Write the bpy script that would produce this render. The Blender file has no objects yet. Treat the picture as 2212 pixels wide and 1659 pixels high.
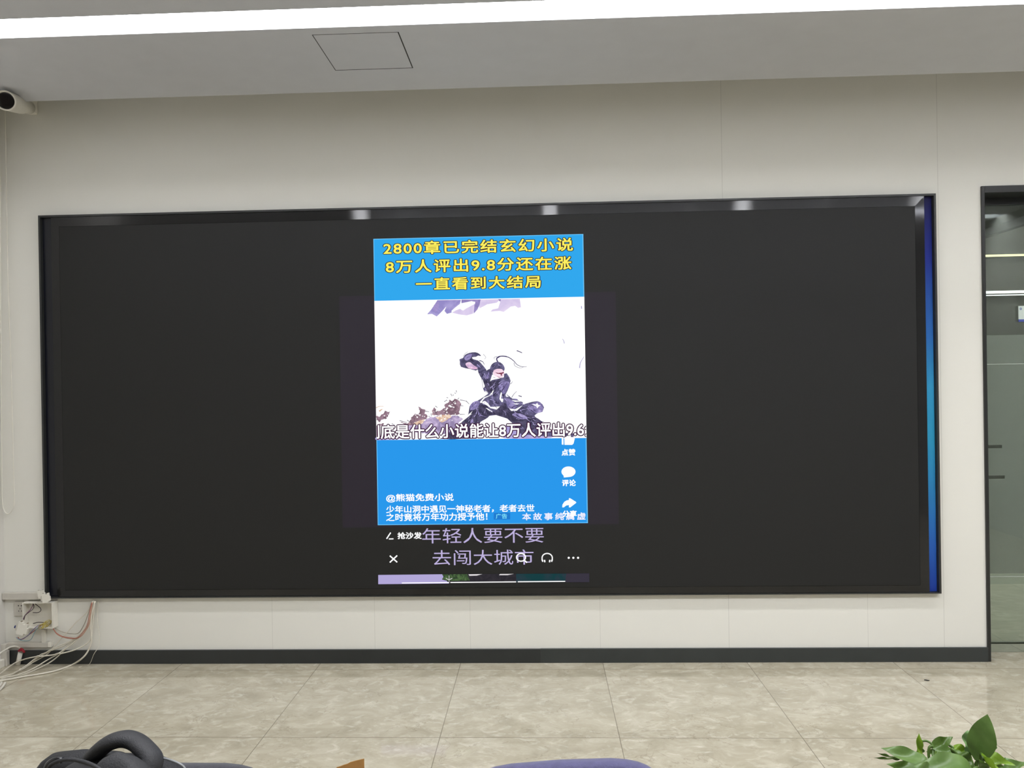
import bpy, bmesh, math, random
from mathutils import Vector, Matrix
random.seed(7)
SC = bpy.context.scene
COL = SC.collection

# ------------------------------------------------------------------ camera
W, H = 2212, 1659
FPX, YAW, PITCH, ROLL = 1637.0, 0.0367, -0.0030, -0.0160
EYE = Vector((0.0, -4.2743, 1.585))
_f = Vector((-math.sin(YAW)*math.cos(PITCH), math.cos(YAW)*math.cos(PITCH), math.sin(PITCH)))
_r0 = Vector((math.cos(YAW), math.sin(YAW), 0.0)); _u0 = _r0.cross(_f)
CR = math.cos(ROLL)*_r0 + math.sin(ROLL)*_u0
CU = -math.sin(ROLL)*_r0 + math.cos(ROLL)*_u0
CF = _f
cd = bpy.data.cameras.new('camera'); cd.sensor_fit = 'HORIZONTAL'; cd.sensor_width = 36.0
cd.lens = FPX/W*36.0; cd.clip_start = 0.05; cd.clip_end = 60
cam = bpy.data.objects.new('camera', cd); COL.objects.link(cam)
m = Matrix.Identity(4)
for i in range(3):
    m[i][0], m[i][1], m[i][2], m[i][3] = CR[i], CU[i], -CF[i], EYE[i]
cam.matrix_world = m
SC.camera = cam

# ------------------------------------------------------------------ light and exposure
wd = bpy.data.worlds.new('world'); SC.world = wd; wd.use_nodes = True
wd.node_tree.nodes['Background'].inputs[0].default_value = (0.8, 0.85, 1.0, 1)
wd.node_tree.nodes['Background'].inputs[1].default_value = 0.02
SC.view_settings.view_transform = 'Standard'; SC.view_settings.look = 'None'
SC.view_settings.exposure = 0.0; SC.view_settings.gamma = 1.0
SC.view_settings.use_curve_mapping = False
COVE_POWER = 22.5          # recessed strip near the display wall
COVE2_POWER = 78.0         # second recessed strip over the seating
LAMP_POWER = 60.0          # small square lamps further back in the room
CORRIDOR_POWER = 1.0

# ------------------------------------------------------------------ helpers
def at(px, py, Y):
    """photo pixel -> point on the plane y = Y"""
    d = CF*FPX + CR*(px-W/2) - CU*(py-H/2)
    return EYE + d*((Y-EYE.y)/d.y)
def at_z(px, py, Z):
    d = CF*FPX + CR*(px-W/2) - CU*(py-H/2)
    return EYE + d*((Z-EYE.z)/d.z)

def lin(c):
    return tuple(((v/255)/12.92 if v/255 <= .04045 else ((v/255+.055)/1.055)**2.4) for v in c)

def mat(name, rgb, rough=.6, spec=.5, metal=0.0, noise=0.0, nscale=20.0, bump=0.0, bscale=60.0, coat=0.0, sheen=0.0):
    M = bpy.data.materials.new(name); M.use_nodes = True
    nt = M.node_tree; b = nt.nodes['Principled BSDF']
    c = lin(rgb)
    b.inputs['Base Color'].default_value = (*c, 1)
    b.inputs['Roughness'].default_value = rough
    b.inputs['Specular IOR Level'].default_value = spec
    b.inputs['Metallic'].default_value = metal
    b.inputs['Coat Weight'].default_value = coat
    b.inputs['Sheen Weight'].default_value = sheen
    tc = nt.nodes.new('ShaderNodeTexCoord')
    if noise:
        n = nt.nodes.new('ShaderNodeTexNoise'); n.inputs['Scale'].default_value = nscale; n.inputs['Detail'].default_value = 5
        r = nt.nodes.new('ShaderNodeValToRGB')
        r.color_ramp.elements[0].position = .3; r.color_ramp.elements[1].position = .7
        r.color_ramp.elements[0].color = (*[v*(1-noise) for v in c], 1)
        r.color_ramp.elements[1].color = (*[min(1, v*(1+noise)) for v in c], 1)
        nt.links.new(tc.outputs['Object'], n.inputs['Vector']); nt.links.new(n.outputs['Fac'], r.inputs['Fac'])
        nt.links.new(r.outputs['Color'], b.inputs['Base Color'])
    if bump:
        n2 = nt.nodes.new('ShaderNodeTexNoise'); n2.inputs['Scale'].default_value = bscale; n2.inputs['Detail'].default_value = 4
        bp = nt.nodes.new('ShaderNodeBump'); bp.inputs['Strength'].default_value = bump; bp.inputs['Distance'].default_value = .004
        nt.links.new(tc.outputs['Object'], n2.inputs['Vector']); nt.links.new(n2.outputs['Fac'], bp.inputs['Height'])
        nt.links.new(bp.outputs['Normal'], b.inputs['Normal'])
    return M

def emit(name, rgb, strength=1.0, rgb2=None, nscale=20.0, rgb3=None):
    M = bpy.data.materials.new(name); M.use_nodes = True
    nt = M.node_tree; nt.nodes.clear()
    out = nt.nodes.new('ShaderNodeOutputMaterial'); e = nt.nodes.new('ShaderNodeEmission')
    e.inputs['Color'].default_value = (*lin(rgb), 1); e.inputs['Strength'].default_value = strength
    if rgb2:
        tc = nt.nodes.new('ShaderNodeTexCoord')
        n = nt.nodes.new('ShaderNodeTexNoise'); n.inputs['Scale'].default_value = nscale; n.inputs['Detail'].default_value = 6
        n.inputs['Roughness'].default_value = .6; n.inputs['Distortion'].default_value = 1.2
        r = nt.nodes.new('ShaderNodeValToRGB')
        r.color_ramp.elements[0].position = .42; r.color_ramp.elements[1].position = .62
        r.color_ramp.elements[0].color = (*lin(rgb), 1); r.color_ramp.elements[1].color = (*lin(rgb2), 1)
        if rgb3:
            x = r.color_ramp.elements.new(.72); x.color = (*lin(rgb3), 1)
        nt.links.new(tc.outputs['Object'], n.inputs['Vector']); nt.links.new(n.outputs['Fac'], r.inputs['Fac'])
        nt.links.new(r.outputs['Color'], e.inputs['Color'])
    nt.links.new(e.outputs[0], out.inputs[0])
    return M

class MB:
    def __init__(s): s.v = []; s.f = []; s.smooth = []
    def add(s, vs, fs, smooth=False):
        o = len(s.v); s.v += [Vector(p) for p in vs]
        s.f += [[i+o for i in q] for q in fs]; s.smooth += [smooth]*len(fs); return s
    def box(s, a, b):
        x0, y0, z0 = (min(a[i], b[i]) for i in range(3)); x1, y1, z1 = (max(a[i], b[i]) for i in range(3))
        return s.add([(x0,y0,z0),(x1,y0,z0),(x1,y1,z0),(x0,y1,z0),(x0,y0,z1),(x1,y0,z1),(x1,y1,z1),(x0,y1,z1)],
                     [(0,3,2,1),(4,5,6,7),(0,1,5,4),(1,2,6,5),(2,3,7,6),(3,0,4,7)])
    def prism(s, pts, d):
        """polygon extruded along vector d"""
        n = len(pts); d = Vector(d); a = [Vector(p) for p in pts]
        return s.add(a+[p+d for p in a], [list(range(n))[::-1], list(range(n, 2*n))]+[[i, (i+1) % n, n+(i+1) % n, n+i] for i in range(n)])
    def tube(s, pts, r, n=8, smooth=True, caps=True):
        pts = [Vector(p) for p in pts]; k = len(pts)
        rs = r if isinstance(r, (list, tuple)) else [r]*k
        rings = []; ref = None
        for i in range(k):
            t = (pts[min(i+1, k-1)]-pts[max(i-1, 0)]).normalized()
            if ref is None:
                ref = Vector((0, 0, 1)) if abs(t.z) < .9 else Vector((1, 0, 0))
            a = (ref - t*ref.dot(t)).normalized(); ref = a; b = t.cross(a)
            rr = rs[i]; ra, rb = rr if isinstance(rr, tuple) else (rr, rr)
            rings.append([pts[i]+a*ra*math.cos(2*math.pi*j/n)+b*rb*math.sin(2*math.pi*j/n) for j in range(n)])
        vs = [p for q in rings for p in q]
        fs = [[i*n+j, i*n+(j+1) % n, (i+1)*n+(j+1) % n, (i+1)*n+j] for i in range(k-1) for j in range(n)]
        if caps: fs += [list(range(n))[::-1], [(k-1)*n+j for j in range(n)]]
        return s.add(vs, fs, smooth)
    def build(s, name, material, parent=None, bevel=0.0, subsurf=0):
        me = bpy.data.meshes.new(name)
        off = parent_world(parent) if parent else Vector((0, 0, 0))
        me.from_pydata([p-off for p in s.v], [], s.f); me.update()
        for p, q in zip(me.polygons, s.smooth): p.use_smooth = q
        bm = bmesh.new(); bm.from_mesh(me); bmesh.ops.recalc_face_normals(bm, faces=bm.faces); bm.to_mesh(me); bm.free()
        me.materials.append(material)
        o = bpy.data.objects.new(name, me); COL.objects.link(o)
        if parent: o.parent = parent
        if bevel:
            q = o.modifiers.new('bevel', 'BEVEL'); q.width = bevel; q.segments = 2; q.limit_method = 'ANGLE'
        if subsurf:
            q = o.modifiers.new('subdivision', 'SUBSURF'); q.levels = subsurf; q.render_levels = subsurf
        return o

def parent_world(p):
    v = Vector((0, 0, 0))
    while p: v += p.location; p = p.parent
    return v
def thing(name, label, cat, loc=(0,0,0), group=None):
    o = bpy.data.objects.new(name, None); COL.objects.link(o); o.location = loc; o.empty_display_size = .05
    return tag(o, label, cat, group)
def tag(o, label, cat, group=None, kind=None):
    o['label'] = label; o['category'] = cat
    if group: o['group'] = group
    if kind: o['kind'] = kind
    return o
def struct(o): o['kind'] = 'structure'; return o
def spline(pts, per=8):
    """Catmull-Rom through points"""
    P = [Vector(p) for p in pts]; out = []
    for i in range(len(P)-1):
        a, b, c, d = P[max(i-1, 0)], P[i], P[i+1], P[min(i+2, len(P)-1)]
        for k in range(per):
            t = k/per
            out.append(.5*((2*b)+(c-a)*t+(2*a-5*b+4*c-d)*t*t+(3*b-a-3*c+d)*t**3))
    return out+[P[-1]]
def closed_spline(pts, per=4):
    P = [Vector((*p, 0)) for p in pts]; n = len(P); out = []
    for i in range(n):
        a, b, c, d = P[i-1], P[i], P[(i+1) % n], P[(i+2) % n]
        for k in range(per):
            t = k/per
            q = .5*((2*b)+(c-a)*t+(2*a-5*b+4*c-d)*t*t+(3*b-a-3*c+d)*t**3); out.append((q.x, q.y))
    return out

# ------------------------------------------------------------------ room dimensions
XL, XR, YB, ZC = -3.115, 4.6, -9.0, 3.150       # left wall, right wall, rear wall, dropped ceiling
PK, ZT = .25, 3.50                              # pocket between dropped ceiling and display wall, slab height
DX0, DX1, DZ = 2.444, 3.75, 2.62                 # doorway in the display wall
WT = 0.20                                        # display wall thickness
CORY = 1.58                                      # corridor behind the glass door

# ------------------------------------------------------------------ setting materials
def floor_material():
    M = bpy.data.materials.new('polished_stone_tile'); M.use_nodes = True
    nt = M.node_tree; b = nt.nodes['Principled BSDF']; N = nt.nodes.new; L = nt.links.new
    tc = N('ShaderNodeTexCoord'); sep = N('ShaderNodeSeparateXYZ'); L(tc.outputs['Object'], sep.inputs[0])
    def mth(op, a, bb=None):
        q = N('ShaderNodeMath'); q.operation = op
        for i, x in enumerate((a, bb)):
            if x is None: continue
            if isinstance(x, (int, float)): q.inputs[i].default_value = x
            else: L(x, q.inputs[i])
        return q.outputs[0]
    tx = mth('DIVIDE', mth('ADD', sep.outputs[0], 1.2716), .8); ty = mth('DIVIDE', mth('ADD', sep.outputs[1], .1079), .8)
    ids = N('ShaderNodeCombineXYZ'); L(mth('FLOOR', tx), ids.inputs[0]); L(mth('FLOOR', ty), ids.inputs[1])
    wn = N('ShaderNodeTexWhiteNoise'); wn.noise_dimensions = '2D'; L(ids.outputs[0], wn.inputs['Vector'])
    w = mth('MULTIPLY', wn.outputs['Value'], 9.0)
    mp = N('ShaderNodeMapping'); mp.inputs['Scale'].default_value = (1.0, 1.5, 1); mp.inputs['Rotation'].default_value = (0, 0, .35)
    L(tc.outputs['Object'], mp.inputs[0])
    def noise(scale, detail, dist, rough=.6):
        n = N('ShaderNodeTexNoise'); n.noise_dimensions = '4D'; n.inputs['Scale'].default_value = scale
        n.inputs['Detail'].default_value = detail; n.inputs['Distortion'].default_value = dist; n.inputs['Roughness'].default_value = rough
        L(mp.outputs[0], n.inputs['Vector']); L(w, n.inputs['W']); return n.outputs['Fac']
    n1 = noise(5.0, 8, .8, .68); n2 = noise(9.0, 6, 1.6, .62)
    r1 = N('ShaderNodeValToRGB'); L(n1, r1.inputs['Fac'])
    e = r1.color_ramp.elements; e[0].position = .30; e[1].position = .70
    e[0].color = (*lin((160,153,133)), 1); e[1].color = (*lin((195,188,169)), 1)
    x = e.new(.5); x.color = (*lin((178,170,149)), 1)
    r2 = N('ShaderNodeValToRGB'); L(n2, r2.inputs['Fac'])
    e = r2.color_ramp.elements; e[0].position = .52; e[1].position = .72; e[0].color = (0,0,0,1); e[1].color = (.7,.7,.7,1)
    mx = N('ShaderNodeMixRGB'); L(r2.outputs['Color'], mx.inputs['Fac']); L(r1.outputs['Color'], mx.inputs[1]); mx.inputs[2].default_value = (*lin((214,208,191)), 1)
    # thin dark veins
    n3 = noise(2.6, 5, 1.0, .55)
    v = mth('ABSOLUTE', mth('SUBTRACT', n3, .5)); vein = mth('LESS_THAN', v, .0035)
    mv = N('ShaderNodeMixRGB'); L(mth('MULTIPLY', vein, .28), mv.inputs['Fac']); L(mx.outputs[0], mv.inputs[1]); mv.inputs[2].default_value = (*lin((120,110,92)), 1)
    def line(t):
        return mth('GREATER_THAN', mth('ABSOLUTE', mth('SUBTRACT', mth('FRACT', t), .5)), .5-.0021)
    g = mth('MAXIMUM', line(tx), line(ty))
    mg = N('ShaderNodeMixRGB'); L(mth('MULTIPLY', g, .75), mg.inputs['Fac']); L(mv.outputs[0], mg.inputs[1]); mg.inputs[2].default_value = (*lin((104,97,84)), 1)
    L(mg.outputs[0], b.inputs['Base Color'])
    b.inputs['Roughness'].default_value = .06; b.inputs['Specular IOR Level'].default_value = .5
    return M

def wall_material():
    M = bpy.data.materials.new('white_wall_panel'); M.use_nodes = True
    nt = M.node_tree; b = nt.nodes['Principled BSDF']; N = nt.nodes.new; L = nt.links.new
    tc = N('ShaderNodeTexCoord'); sep = N('ShaderNodeSeparateXYZ'); L(tc.outputs['Object'], sep.inputs[0])
    low = N('ShaderNodeMath'); low.operation = 'LESS_THAN'; L(sep.outputs[2], low.inputs[0]); low.inputs[1].default_value = .42
    acc = None
    for xs, full in ((-1.55, 0), (-.96, 0), (-.415, 0), (.318, 0), (1.035, 1), (1.80, 0), (2.215, 1)):
        s = N('ShaderNodeMath'); s.operation = 'SUBTRACT'; L(sep.outputs[0], s.inputs[0]); s.inputs[1].default_value = xs
        a = N('ShaderNodeMath'); a.operation = 'ABSOLUTE'; L(s.outputs[0], a.inputs[0])
        l = N('ShaderNodeMath'); l.operation = 'LESS_THAN'; L(a.outputs[0], l.inputs[0]); l.inputs[1].default_value = .0018 if full else .0013
        if not full:
            k = N('ShaderNodeMath'); k.operation = 'MULTIPLY'; L(l.outputs[0], k.inputs[0]); L(low.outputs[0], k.inputs[1]); l = k
        if acc is None: acc = l
        else:
            q = N('ShaderNodeMath'); q.operation = 'MAXIMUM'; L(acc.outputs[0], q.inputs[0]); L(l.outputs[0], q.inputs[1]); acc = q
    f = N('ShaderNodeMath'); f.operation = 'MULTIPLY'; L(acc.outputs[0], f.inputs[0]); f.inputs[1].default_value = .22
    mx = N('ShaderNodeMixRGB'); L(f.outputs[0], mx.inputs['Fac'])
    mx.inputs[1].default_value = (*lin((228,226,217)), 1); mx.inputs[2].default_value = (*lin((120,114,102)), 1)
    L(mx.outputs[0], b.inputs['Base Color']); b.inputs['Roughness'].default_value = .55; b.inputs['Specular IOR Level'].default_value = .3
    return M

M_wall = wall_material()
M_side = mat('grey_white_paint', (212,209,202), .7, .3, noise=.02, nscale=8)
M_ceil = mat('ceiling_paint', (204,205,209), .85, .2, noise=.015, nscale=10)
M_floor = floor_material()
M_base = mat('black_skirting', (40,43,43), .35, .5, noise=.08, nscale=14)
M_white_plastic = mat('white_plastic', (226,222,210), .4, .45, noise=.02, nscale=30)
M_grey_plastic = mat('aged_white_plastic', (198,193,182), .5, .4, noise=.04, nscale=30)
M_ivory = mat('ivory_cable_sheath', (214,208,192), .45, .4, noise=.04, nscale=25)
M_black = mat('black_rubber', (18,18,20), .6, .4, noise=.1)
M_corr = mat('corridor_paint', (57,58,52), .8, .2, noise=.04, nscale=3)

# ------------------------------------------------------------------ setting: floor, ceiling, walls
fl = MB(); fl.box((XL-.1, YB-.1, -.1), (XR+.1, CORY+.2, 0)); struct(fl.build('floor', M_floor))
SY0, SY1 = -1.149, -.980                            # slot of the recessed strip
ce = MB()
TY0, TY1 = -3.20, -3.04                            # slot of the second strip
ce.box((XL-.1, SY1, ZC), (XR+.1, -PK, ZC+.14)); ce.box((XL-.1, -PK-.05, ZT), (XR+.1, WT, ZT+.1)); ce.box((XL-.1, -PK-.05, ZC+.14), (XR+.1, -PK, ZT)); ce.box((XL-.1, TY1, ZC), (XR+.1, SY0, ZC+.14)); ce.box((XL-.1, YB-.1, ZC), (XR+.1, TY0, ZC+.14))
ce.box((XL-.1, SY0, ZC+.10), (XR+.1, SY1, ZC+.14)); ce.box((XL-.1, TY0, ZC+.10), (XR+.1, TY1, ZC+.14))
struct(ce.build('ceiling', M_ceil))
wb = MB()
wb.box((XL-.1, 0, 0), (DX0, WT, ZT)); wb.box((DX1, 0, 0), (XR+.1, WT, ZT)); wb.box((DX0, 0, DZ), (DX1, WT, ZT))
struct(wb.build('wall_back', M_wall))
wl = MB(); wl.box((XL-.1, YB-.1, 0), (XL, 0, ZC)); wl.box((XL-.1, -PK, ZC), (XL, 0, ZT)); struct(wl.build('wall_left', M_side))
wr = MB(); wr.box((XR, YB-.1, 0), (XR+.1, 0, ZC)); wr.box((XR, -PK, ZC), (XR+.1, 0, ZT)); struct(wr.build('wall_right', mat('grey_wall_paint', (172,171,168), .7, .3, noise=.02, nscale=8)))
wf = MB(); wf.box((XL, YB-.1, 0), (XR, YB, ZC)); struct(wf.build('wall_rear', mat('rear_wall_low_bounce', (78,80,84), .3, .5, noise=.05, nscale=2)))  # unseen rear wall, coloured dark to cut bounce light on the display wall
bb = MB(); bb.box((XL+.012, -.014, 0), (-.02, 0, .078)); struct(bb.build('baseboard_back', M_base, bevel=.002))
bb = MB(); bb.box((-.02, -.0135, 0), (DX0+.001, 0, .079)); bb.box((-.0215, -.0139, 0), (-.0185, 0, .0785))
M_base2 = mat('charcoal_skirting', (50,54,53), .35, .5, noise=.08, nscale=14)
struct(bb.build('baseboard_back_right', M_base2, bevel=.002))
# corridor beyond the glass door
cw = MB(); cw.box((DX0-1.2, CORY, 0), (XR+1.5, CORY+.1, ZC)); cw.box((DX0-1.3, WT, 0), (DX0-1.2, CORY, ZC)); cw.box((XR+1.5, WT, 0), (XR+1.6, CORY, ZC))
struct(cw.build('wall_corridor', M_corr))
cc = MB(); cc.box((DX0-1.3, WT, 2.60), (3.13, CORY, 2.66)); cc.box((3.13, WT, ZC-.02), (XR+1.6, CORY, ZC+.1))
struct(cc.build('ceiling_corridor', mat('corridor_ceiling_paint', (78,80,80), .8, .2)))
cb = MB(); cb.box((3.13, WT, 2.548), (3.175, CORY, 2.66)); struct(cb.build('trim_2', mat('dark_grey_beam', (34,35,33), .6, .3)))
cbb = MB(); cbb.box((DX0-1.2, CORY-.012, 0), (XR+1.5, CORY, .076)); struct(cbb.build('baseboard_corridor', mat('corridor_skirting', (168,168,154), .5, .3)))

# access hatch in the ceiling
hx0, hx1, hy0, hy1 = -.993, -.603, -.916, -.529
hatch = thing('access_hatch', 'square flush access hatch in the ceiling between light strip and display wall', 'hatch', ((hx0+hx1)/2, (hy0+hy1)/2, ZC))
g = MB()
for a, b in (((hx0, hy0), (hx0+.004, hy1)), ((hx1-.005, hy0), (hx1, hy1)), ((hx0, hy1-.006), (hx1, hy1)), ((hx0, hy0), (hx1, hy0+.0015))):
    g.box((a[0], a[1], ZC-.0012), (b[0], b[1], ZC+.002))
g.build('shadow_gap', mat('dark_gap', (70,68,66), .9, .1), hatch)
g = MB(); g.box((hx0+.004, hy0+.0015, ZC-.0012), (hx1-.005, hy1-.006, ZC+.003)); g.build('hatch_panel', M_ceil, hatch)

# recessed strip light
def strip_light(y0, y1, x0, x1, power, col, label, dep=.06):
    t = thing('recessed_strip_light', label, 'ceiling light', ((x0+x1)/2, (y0+y1)/2, ZC+.05))
    g = MB(); n = 24
    for i in range(n):
        a = x0+.02+(x1-x0-.04)*i/n; b = x0+.02+(x1-x0-.04)*(i+1)/n
        g.add([(a, y0+.004, ZC+dep), (b, y0+.004, ZC+dep), (b, y1-.004, ZC+dep), (a, y1-.004, ZC+dep)], [(0, 3, 2, 1)])
    g.build('diffuser', emit('strip_diffuser_glow', col, power), t)
    g = MB(); g.box((x0+.01, y0+.002, ZC+dep+.004), (x1-.01, y1-.002, ZC+dep+.03)); g.build('housing', M_white_plastic, t)
strip_light(SY0, SY1, XL, XR, COVE_POWER, (248,250,255), 'long bright white strip light recessed in the ceiling ahead of the display wall')
strip_light(TY0, TY1, -1.6, XR, COVE2_POWER, (248,250,255), 'second white strip light recessed in the ceiling over the seating')

# linear lamps further back
M_lamp = emit('lamp_diffuser_glow', (250,251,255), LAMP_POWER)
def make_lamp(loc, label):
    t = thing('ceiling_lamp', label, 'ceiling light', loc, 'small ceiling lamps over the seating')
    x, y, z = loc
    g = MB(); g.box((x-.07, y-.14, z-.03), (x+.07, y+.14, z)); g.build('housing', M_white_plastic, t, bevel=.004)
    g = MB(); g.box((x-.055, y-.125, z-.0335), (x+.055, y+.125, z-.0295)); g.build('diffuser', M_lamp, t)
    return t
def copy_thing(src, loc, label=None, group=None):
    c = src.copy(); COL.objects.link(c); c.location = loc
    if label: c['label'] = label
    if group: c['group'] = group
    for ch in list(src.children):
        d = ch.copy(); COL.objects.link(d); d.parent = c
        for gc in list(ch.children):
            e2 = gc.copy(); COL.objects.link(e2); e2.parent = d
    return c
LAMPL = 'small white ceiling lamp on the ceiling over the seating behind the camera'
lamp0 = None
for ry in (-2.30, -4.6, -6.9):
    for lx in (-1.53, .11, 1.75, 3.25):
        loc = (lx, ry, ZC)
        if lamp0 is None: lamp0 = make_lamp(loc, LAMPL)
        else: copy_thing(lamp0, loc)

# ------------------------------------------------------------------ glass door
M_frame = mat('black_door_frame', (34,35,34), .3, .5, noise=.05)
fr = MB()
fr.box((DX0, -.012, 0), (DX0+.017, WT+.01, DZ)); fr.box((DX1-.022, -.012, 0), (DX1, WT+.01, DZ))
fr.box((DX0+.017, -.012, DZ-.038), (DX1-.022, WT+.01, DZ))
struct(fr.build('trim_1', M_frame, bevel=.002))
def glass_material(name, tint, film=0.0, filmcol=(200,205,200)):
    M = bpy.data.materials.new(name); M.use_nodes = True
    nt = M.node_tree; nt.nodes.clear(); N = nt.nodes.new; L = nt.links.new
    out = N('ShaderNodeOutputMaterial'); tr = N('ShaderNodeBsdfTransparent'); tr.inputs[0].default_value = (*tint, 1)
    gl = N('ShaderNodeBsdfGlossy'); gl.inputs['Roughness'].default_value = .02; gl.inputs[0].default_value = (.9, .95, .9, 1)
    fr = N('ShaderNodeFresnel'); fr.inputs[0].default_value = 1.45
    mx = N('ShaderNodeMixShader'); L(fr.outputs[0], mx.inputs[0]); L(tr.outputs[0], mx.inputs[1]); L(gl.outputs[0], mx.inputs[2])
    last = mx
    if film:
        df = N('ShaderNodeBsdfDiffuse'); df.inputs[0].default_value = (*lin(filmcol), 1)
        m2 = N('ShaderNodeMixShader'); m2.inputs[0].default_value = film; L(mx.outputs[0], m2.inputs[1]); L(df.outputs[0], m2.inputs[2]); last = m2
    L(last.outputs[0], out.inputs[0]); return M
GY = .14
door = thing('door_1', 'clear green-tinted glass door in a black frame right of the display', 'door', ((DX0+DX1)/2, GY, 0)); struct(door)
g = MB(); g.box((DX0+.026, GY, .055), (DX1-.026, GY+.012, DZ-.075)); g.build('glass_pane', glass_material('green_glass', (.925,.965,.92)), door)
g = MB(); g.box((DX0+.022, GY-.012, DZ-.075), (DX1-.022, GY+.022, DZ-.038)); g.build('top_rail', mat('dark_rail', (26,28,28), .4, .4), door)
g = MB(); g.box((DX0+.026, GY-.003, .047), (DX1-.026, GY+.015, .056)); g.build('bottom_seal', mat('grey_seal', (120,126,112), .4, .4), door)
# frosted film on the lower part of the glass
def gz(py): return at(2160, py, GY).z
M_film = glass_material('frost_film_glass', (.94,.97,.94), .15, (196,208,196))
g = MB(); fx1 = DX1-.03
for y0, y1 in ((724, 785.5), (787.5, 961), (961, 968), (968, 1027), (1034, 1244), (1246.5, 1408)):
    x0 = DX0+.03 if (y0, y1) != (961, 968) else at(2164, 965, GY).x
    g.box((x0, GY-.0030, gz(y1)), (fx1, GY-.0006, gz(y0)))
g.box((at(2170, 1030, GY).x, GY-.003, gz(1034)), (fx1, GY-.0006, gz(1027)))
g.build('frosted_film', M_film, door)
g = MB()
for y in (786.5, 1245.3): g.box((DX0+.03, GY-.0030, gz(y)-.0016), (fx1, GY-.0006, gz(y)+.0016))
g.build('film_seam', mat('pale_seam', (190,198,188), .5, .3), door)
# sign on the glass
p0 = at(2200, 661, GY-.004); p1 = at(2201, 690, GY-.004)
sg = thing('door_sign', 'white notice plate with blue lower edge stuck on the glass door', 'sign', (p0.x+.1, GY-.004, p1.z))
sx0, sx1 = p0.x, p0.x+.22
g = MB(); g.box((sx0, GY-.0045, p1.z), (sx1, GY-.0006, p0.z)); g.build('plate', mat('sign_white', (215,228,220), .4, .4), sg)
g = MB(); g.box((sx0, GY-.0042, p1.z-.014), (sx1, GY-.0006, p1.z)); g.build('blue_strip', mat('sign_blue', (70,84,160), .4, .4), sg)
M_sblue = mat('sign_print_blue', (86,108,160), .5, .3); M_sgrey = mat('sign_print_grey', (90,88,92), .5, .3)
g = MB(); c = at(2205, 667, GY-.005); ns = 16
ring = [(c.x+.006*math.cos(2*math.pi*i/ns), GY-.0049, c.z+.0075*math.sin(2*math.pi*i/ns)) for i in range(ns)]
rin = [(c.x+.0035*math.cos(2*math.pi*i/ns), GY-.0049, c.z+.0045*math.sin(2*math.pi*i/ns)) for i in range(ns)]
g.add(ring+rin, [[i, (i+1) % ns, ns+(i+1) % ns, ns+i] for i in range(ns)])
g.box((c.x-.001, GY-.005, c.z-.003), (c.x+.002, GY-.0047, c.z+.003)); g.build('emblem', M_sblue, sg)

# wall lamps in the corridor seen through the glass
def corr_lamp(py, col, power, name, label, thick):
    a = at(2121, py, CORY-.03); t = thing(name, label, 'wall light', (a.x+.5, CORY, a.z))
    g = MB(); g.box((a.x-.3, CORY-.035, a.z-thick), (a.x+1.2, CORY, a.z+thick)); g.build('housing', M_white_plastic, t)
    g = MB(); g.box((a.x-.29, CORY-.039, a.z-thick*.9), (a.x+1.19, CORY-.034, a.z+thick*.9)); g.build('diffuser', emit(name+'_glow', col, power), t)
corr_lamp(553, (255,246,190), 1.5*CORRIDOR_POWER, 'corridor_strip_light', 'thin warm yellow strip light seen through the glass door', .008)
corr_lamp(632, (240,244,255), 2.2*CORRIDOR_POWER, 'corridor_strip_light', 'upper line of the cool white strip lights seen through the glass door', .010)
corr_lamp(638.5, (240,244,255), 1.6*CORRIDOR_POWER, 'corridor_strip_light', 'lower thinner line of the cool white strip lights seen through the glass door', .004)

corr_fill = make_lamp((4.3, .88, ZC-.03), 'added unseen fill lamp on the corridor ceiling to the right beyond the glass door'); corr_fill['group'] = 'added corridor fill lamps'  # out-of-view fill lamps, added to brighten the corridor behind the glass
corr_fill.children[1].data.materials[0] = emit('corridor_fill_glow', (250,251,255), 520*CORRIDOR_POWER)
copy_thing(corr_fill, (2.05, .88, 2.60), 'added unseen fill lamp on the low corridor ceiling just left of the glass door', 'added corridor fill lamps')
# ------------------------------------------------------------------ LED display
PR = .03
FX0, FX1, FZ0, FZ1 = -2.856, 2.186, .3837, 2.5803
SX0, SX1, SZ0, SZ1 = -2.738, 2.075, .429, 2.515
disp = thing('display_screen', 'huge black wall display showing a blue and white video in its centre', 'screen', ((FX0+FX1)/2, 0, FZ0))
M_lip = mat('dark_metal_lip', (44,45,44), .35, .5, noise=.05)
M_screen = mat('matte_black_led', (31,31,30), .55, .3, noise=.07, nscale=160)
g = MB(); t = .011
g.box((FX0, -PR-.004, FZ1-t), (FX1, 0, FZ1)); g.box((FX0, -PR-.004, FZ0), (FX1, 0, FZ0+.006))
g.box((FX0, -PR-.004, FZ0+.006), (FX0+t, 0, FZ1-t)); g.box((FX1-t, -PR-.004, FZ0+.006), (FX1, 0, FZ1-t))
g.build('outer_frame', M_lip, disp)
g = MB(); bo = [(-2.785, FZ0+.007), (2.125, FZ0+.007), (2.125, FZ1-.012), (-2.785, FZ1-.012)]; bi = [(SX0, SZ0), (SX1, SZ0), (SX1, SZ1), (SX0, SZ1)]
def brushed(name, tangent):
    M = mat(name, (22,22,23), .115, .5, noise=.06, nscale=6); nt = M.node_tree
    v = nt.nodes.new('ShaderNodeCombineXYZ')
    for i in range(3): v.inputs[i].default_value = tangent[i]
    p = nt.nodes['Principled BSDF']; p.inputs['Anisotropic'].default_value = .98; nt.links.new(v.outputs[0], p.inputs['Tangent']); return M
M_bh = brushed('brushed_black_rail', (0, 0, 1)); M_bv = brushed('brushed_black_stile', (1, 0, 0))
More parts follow.
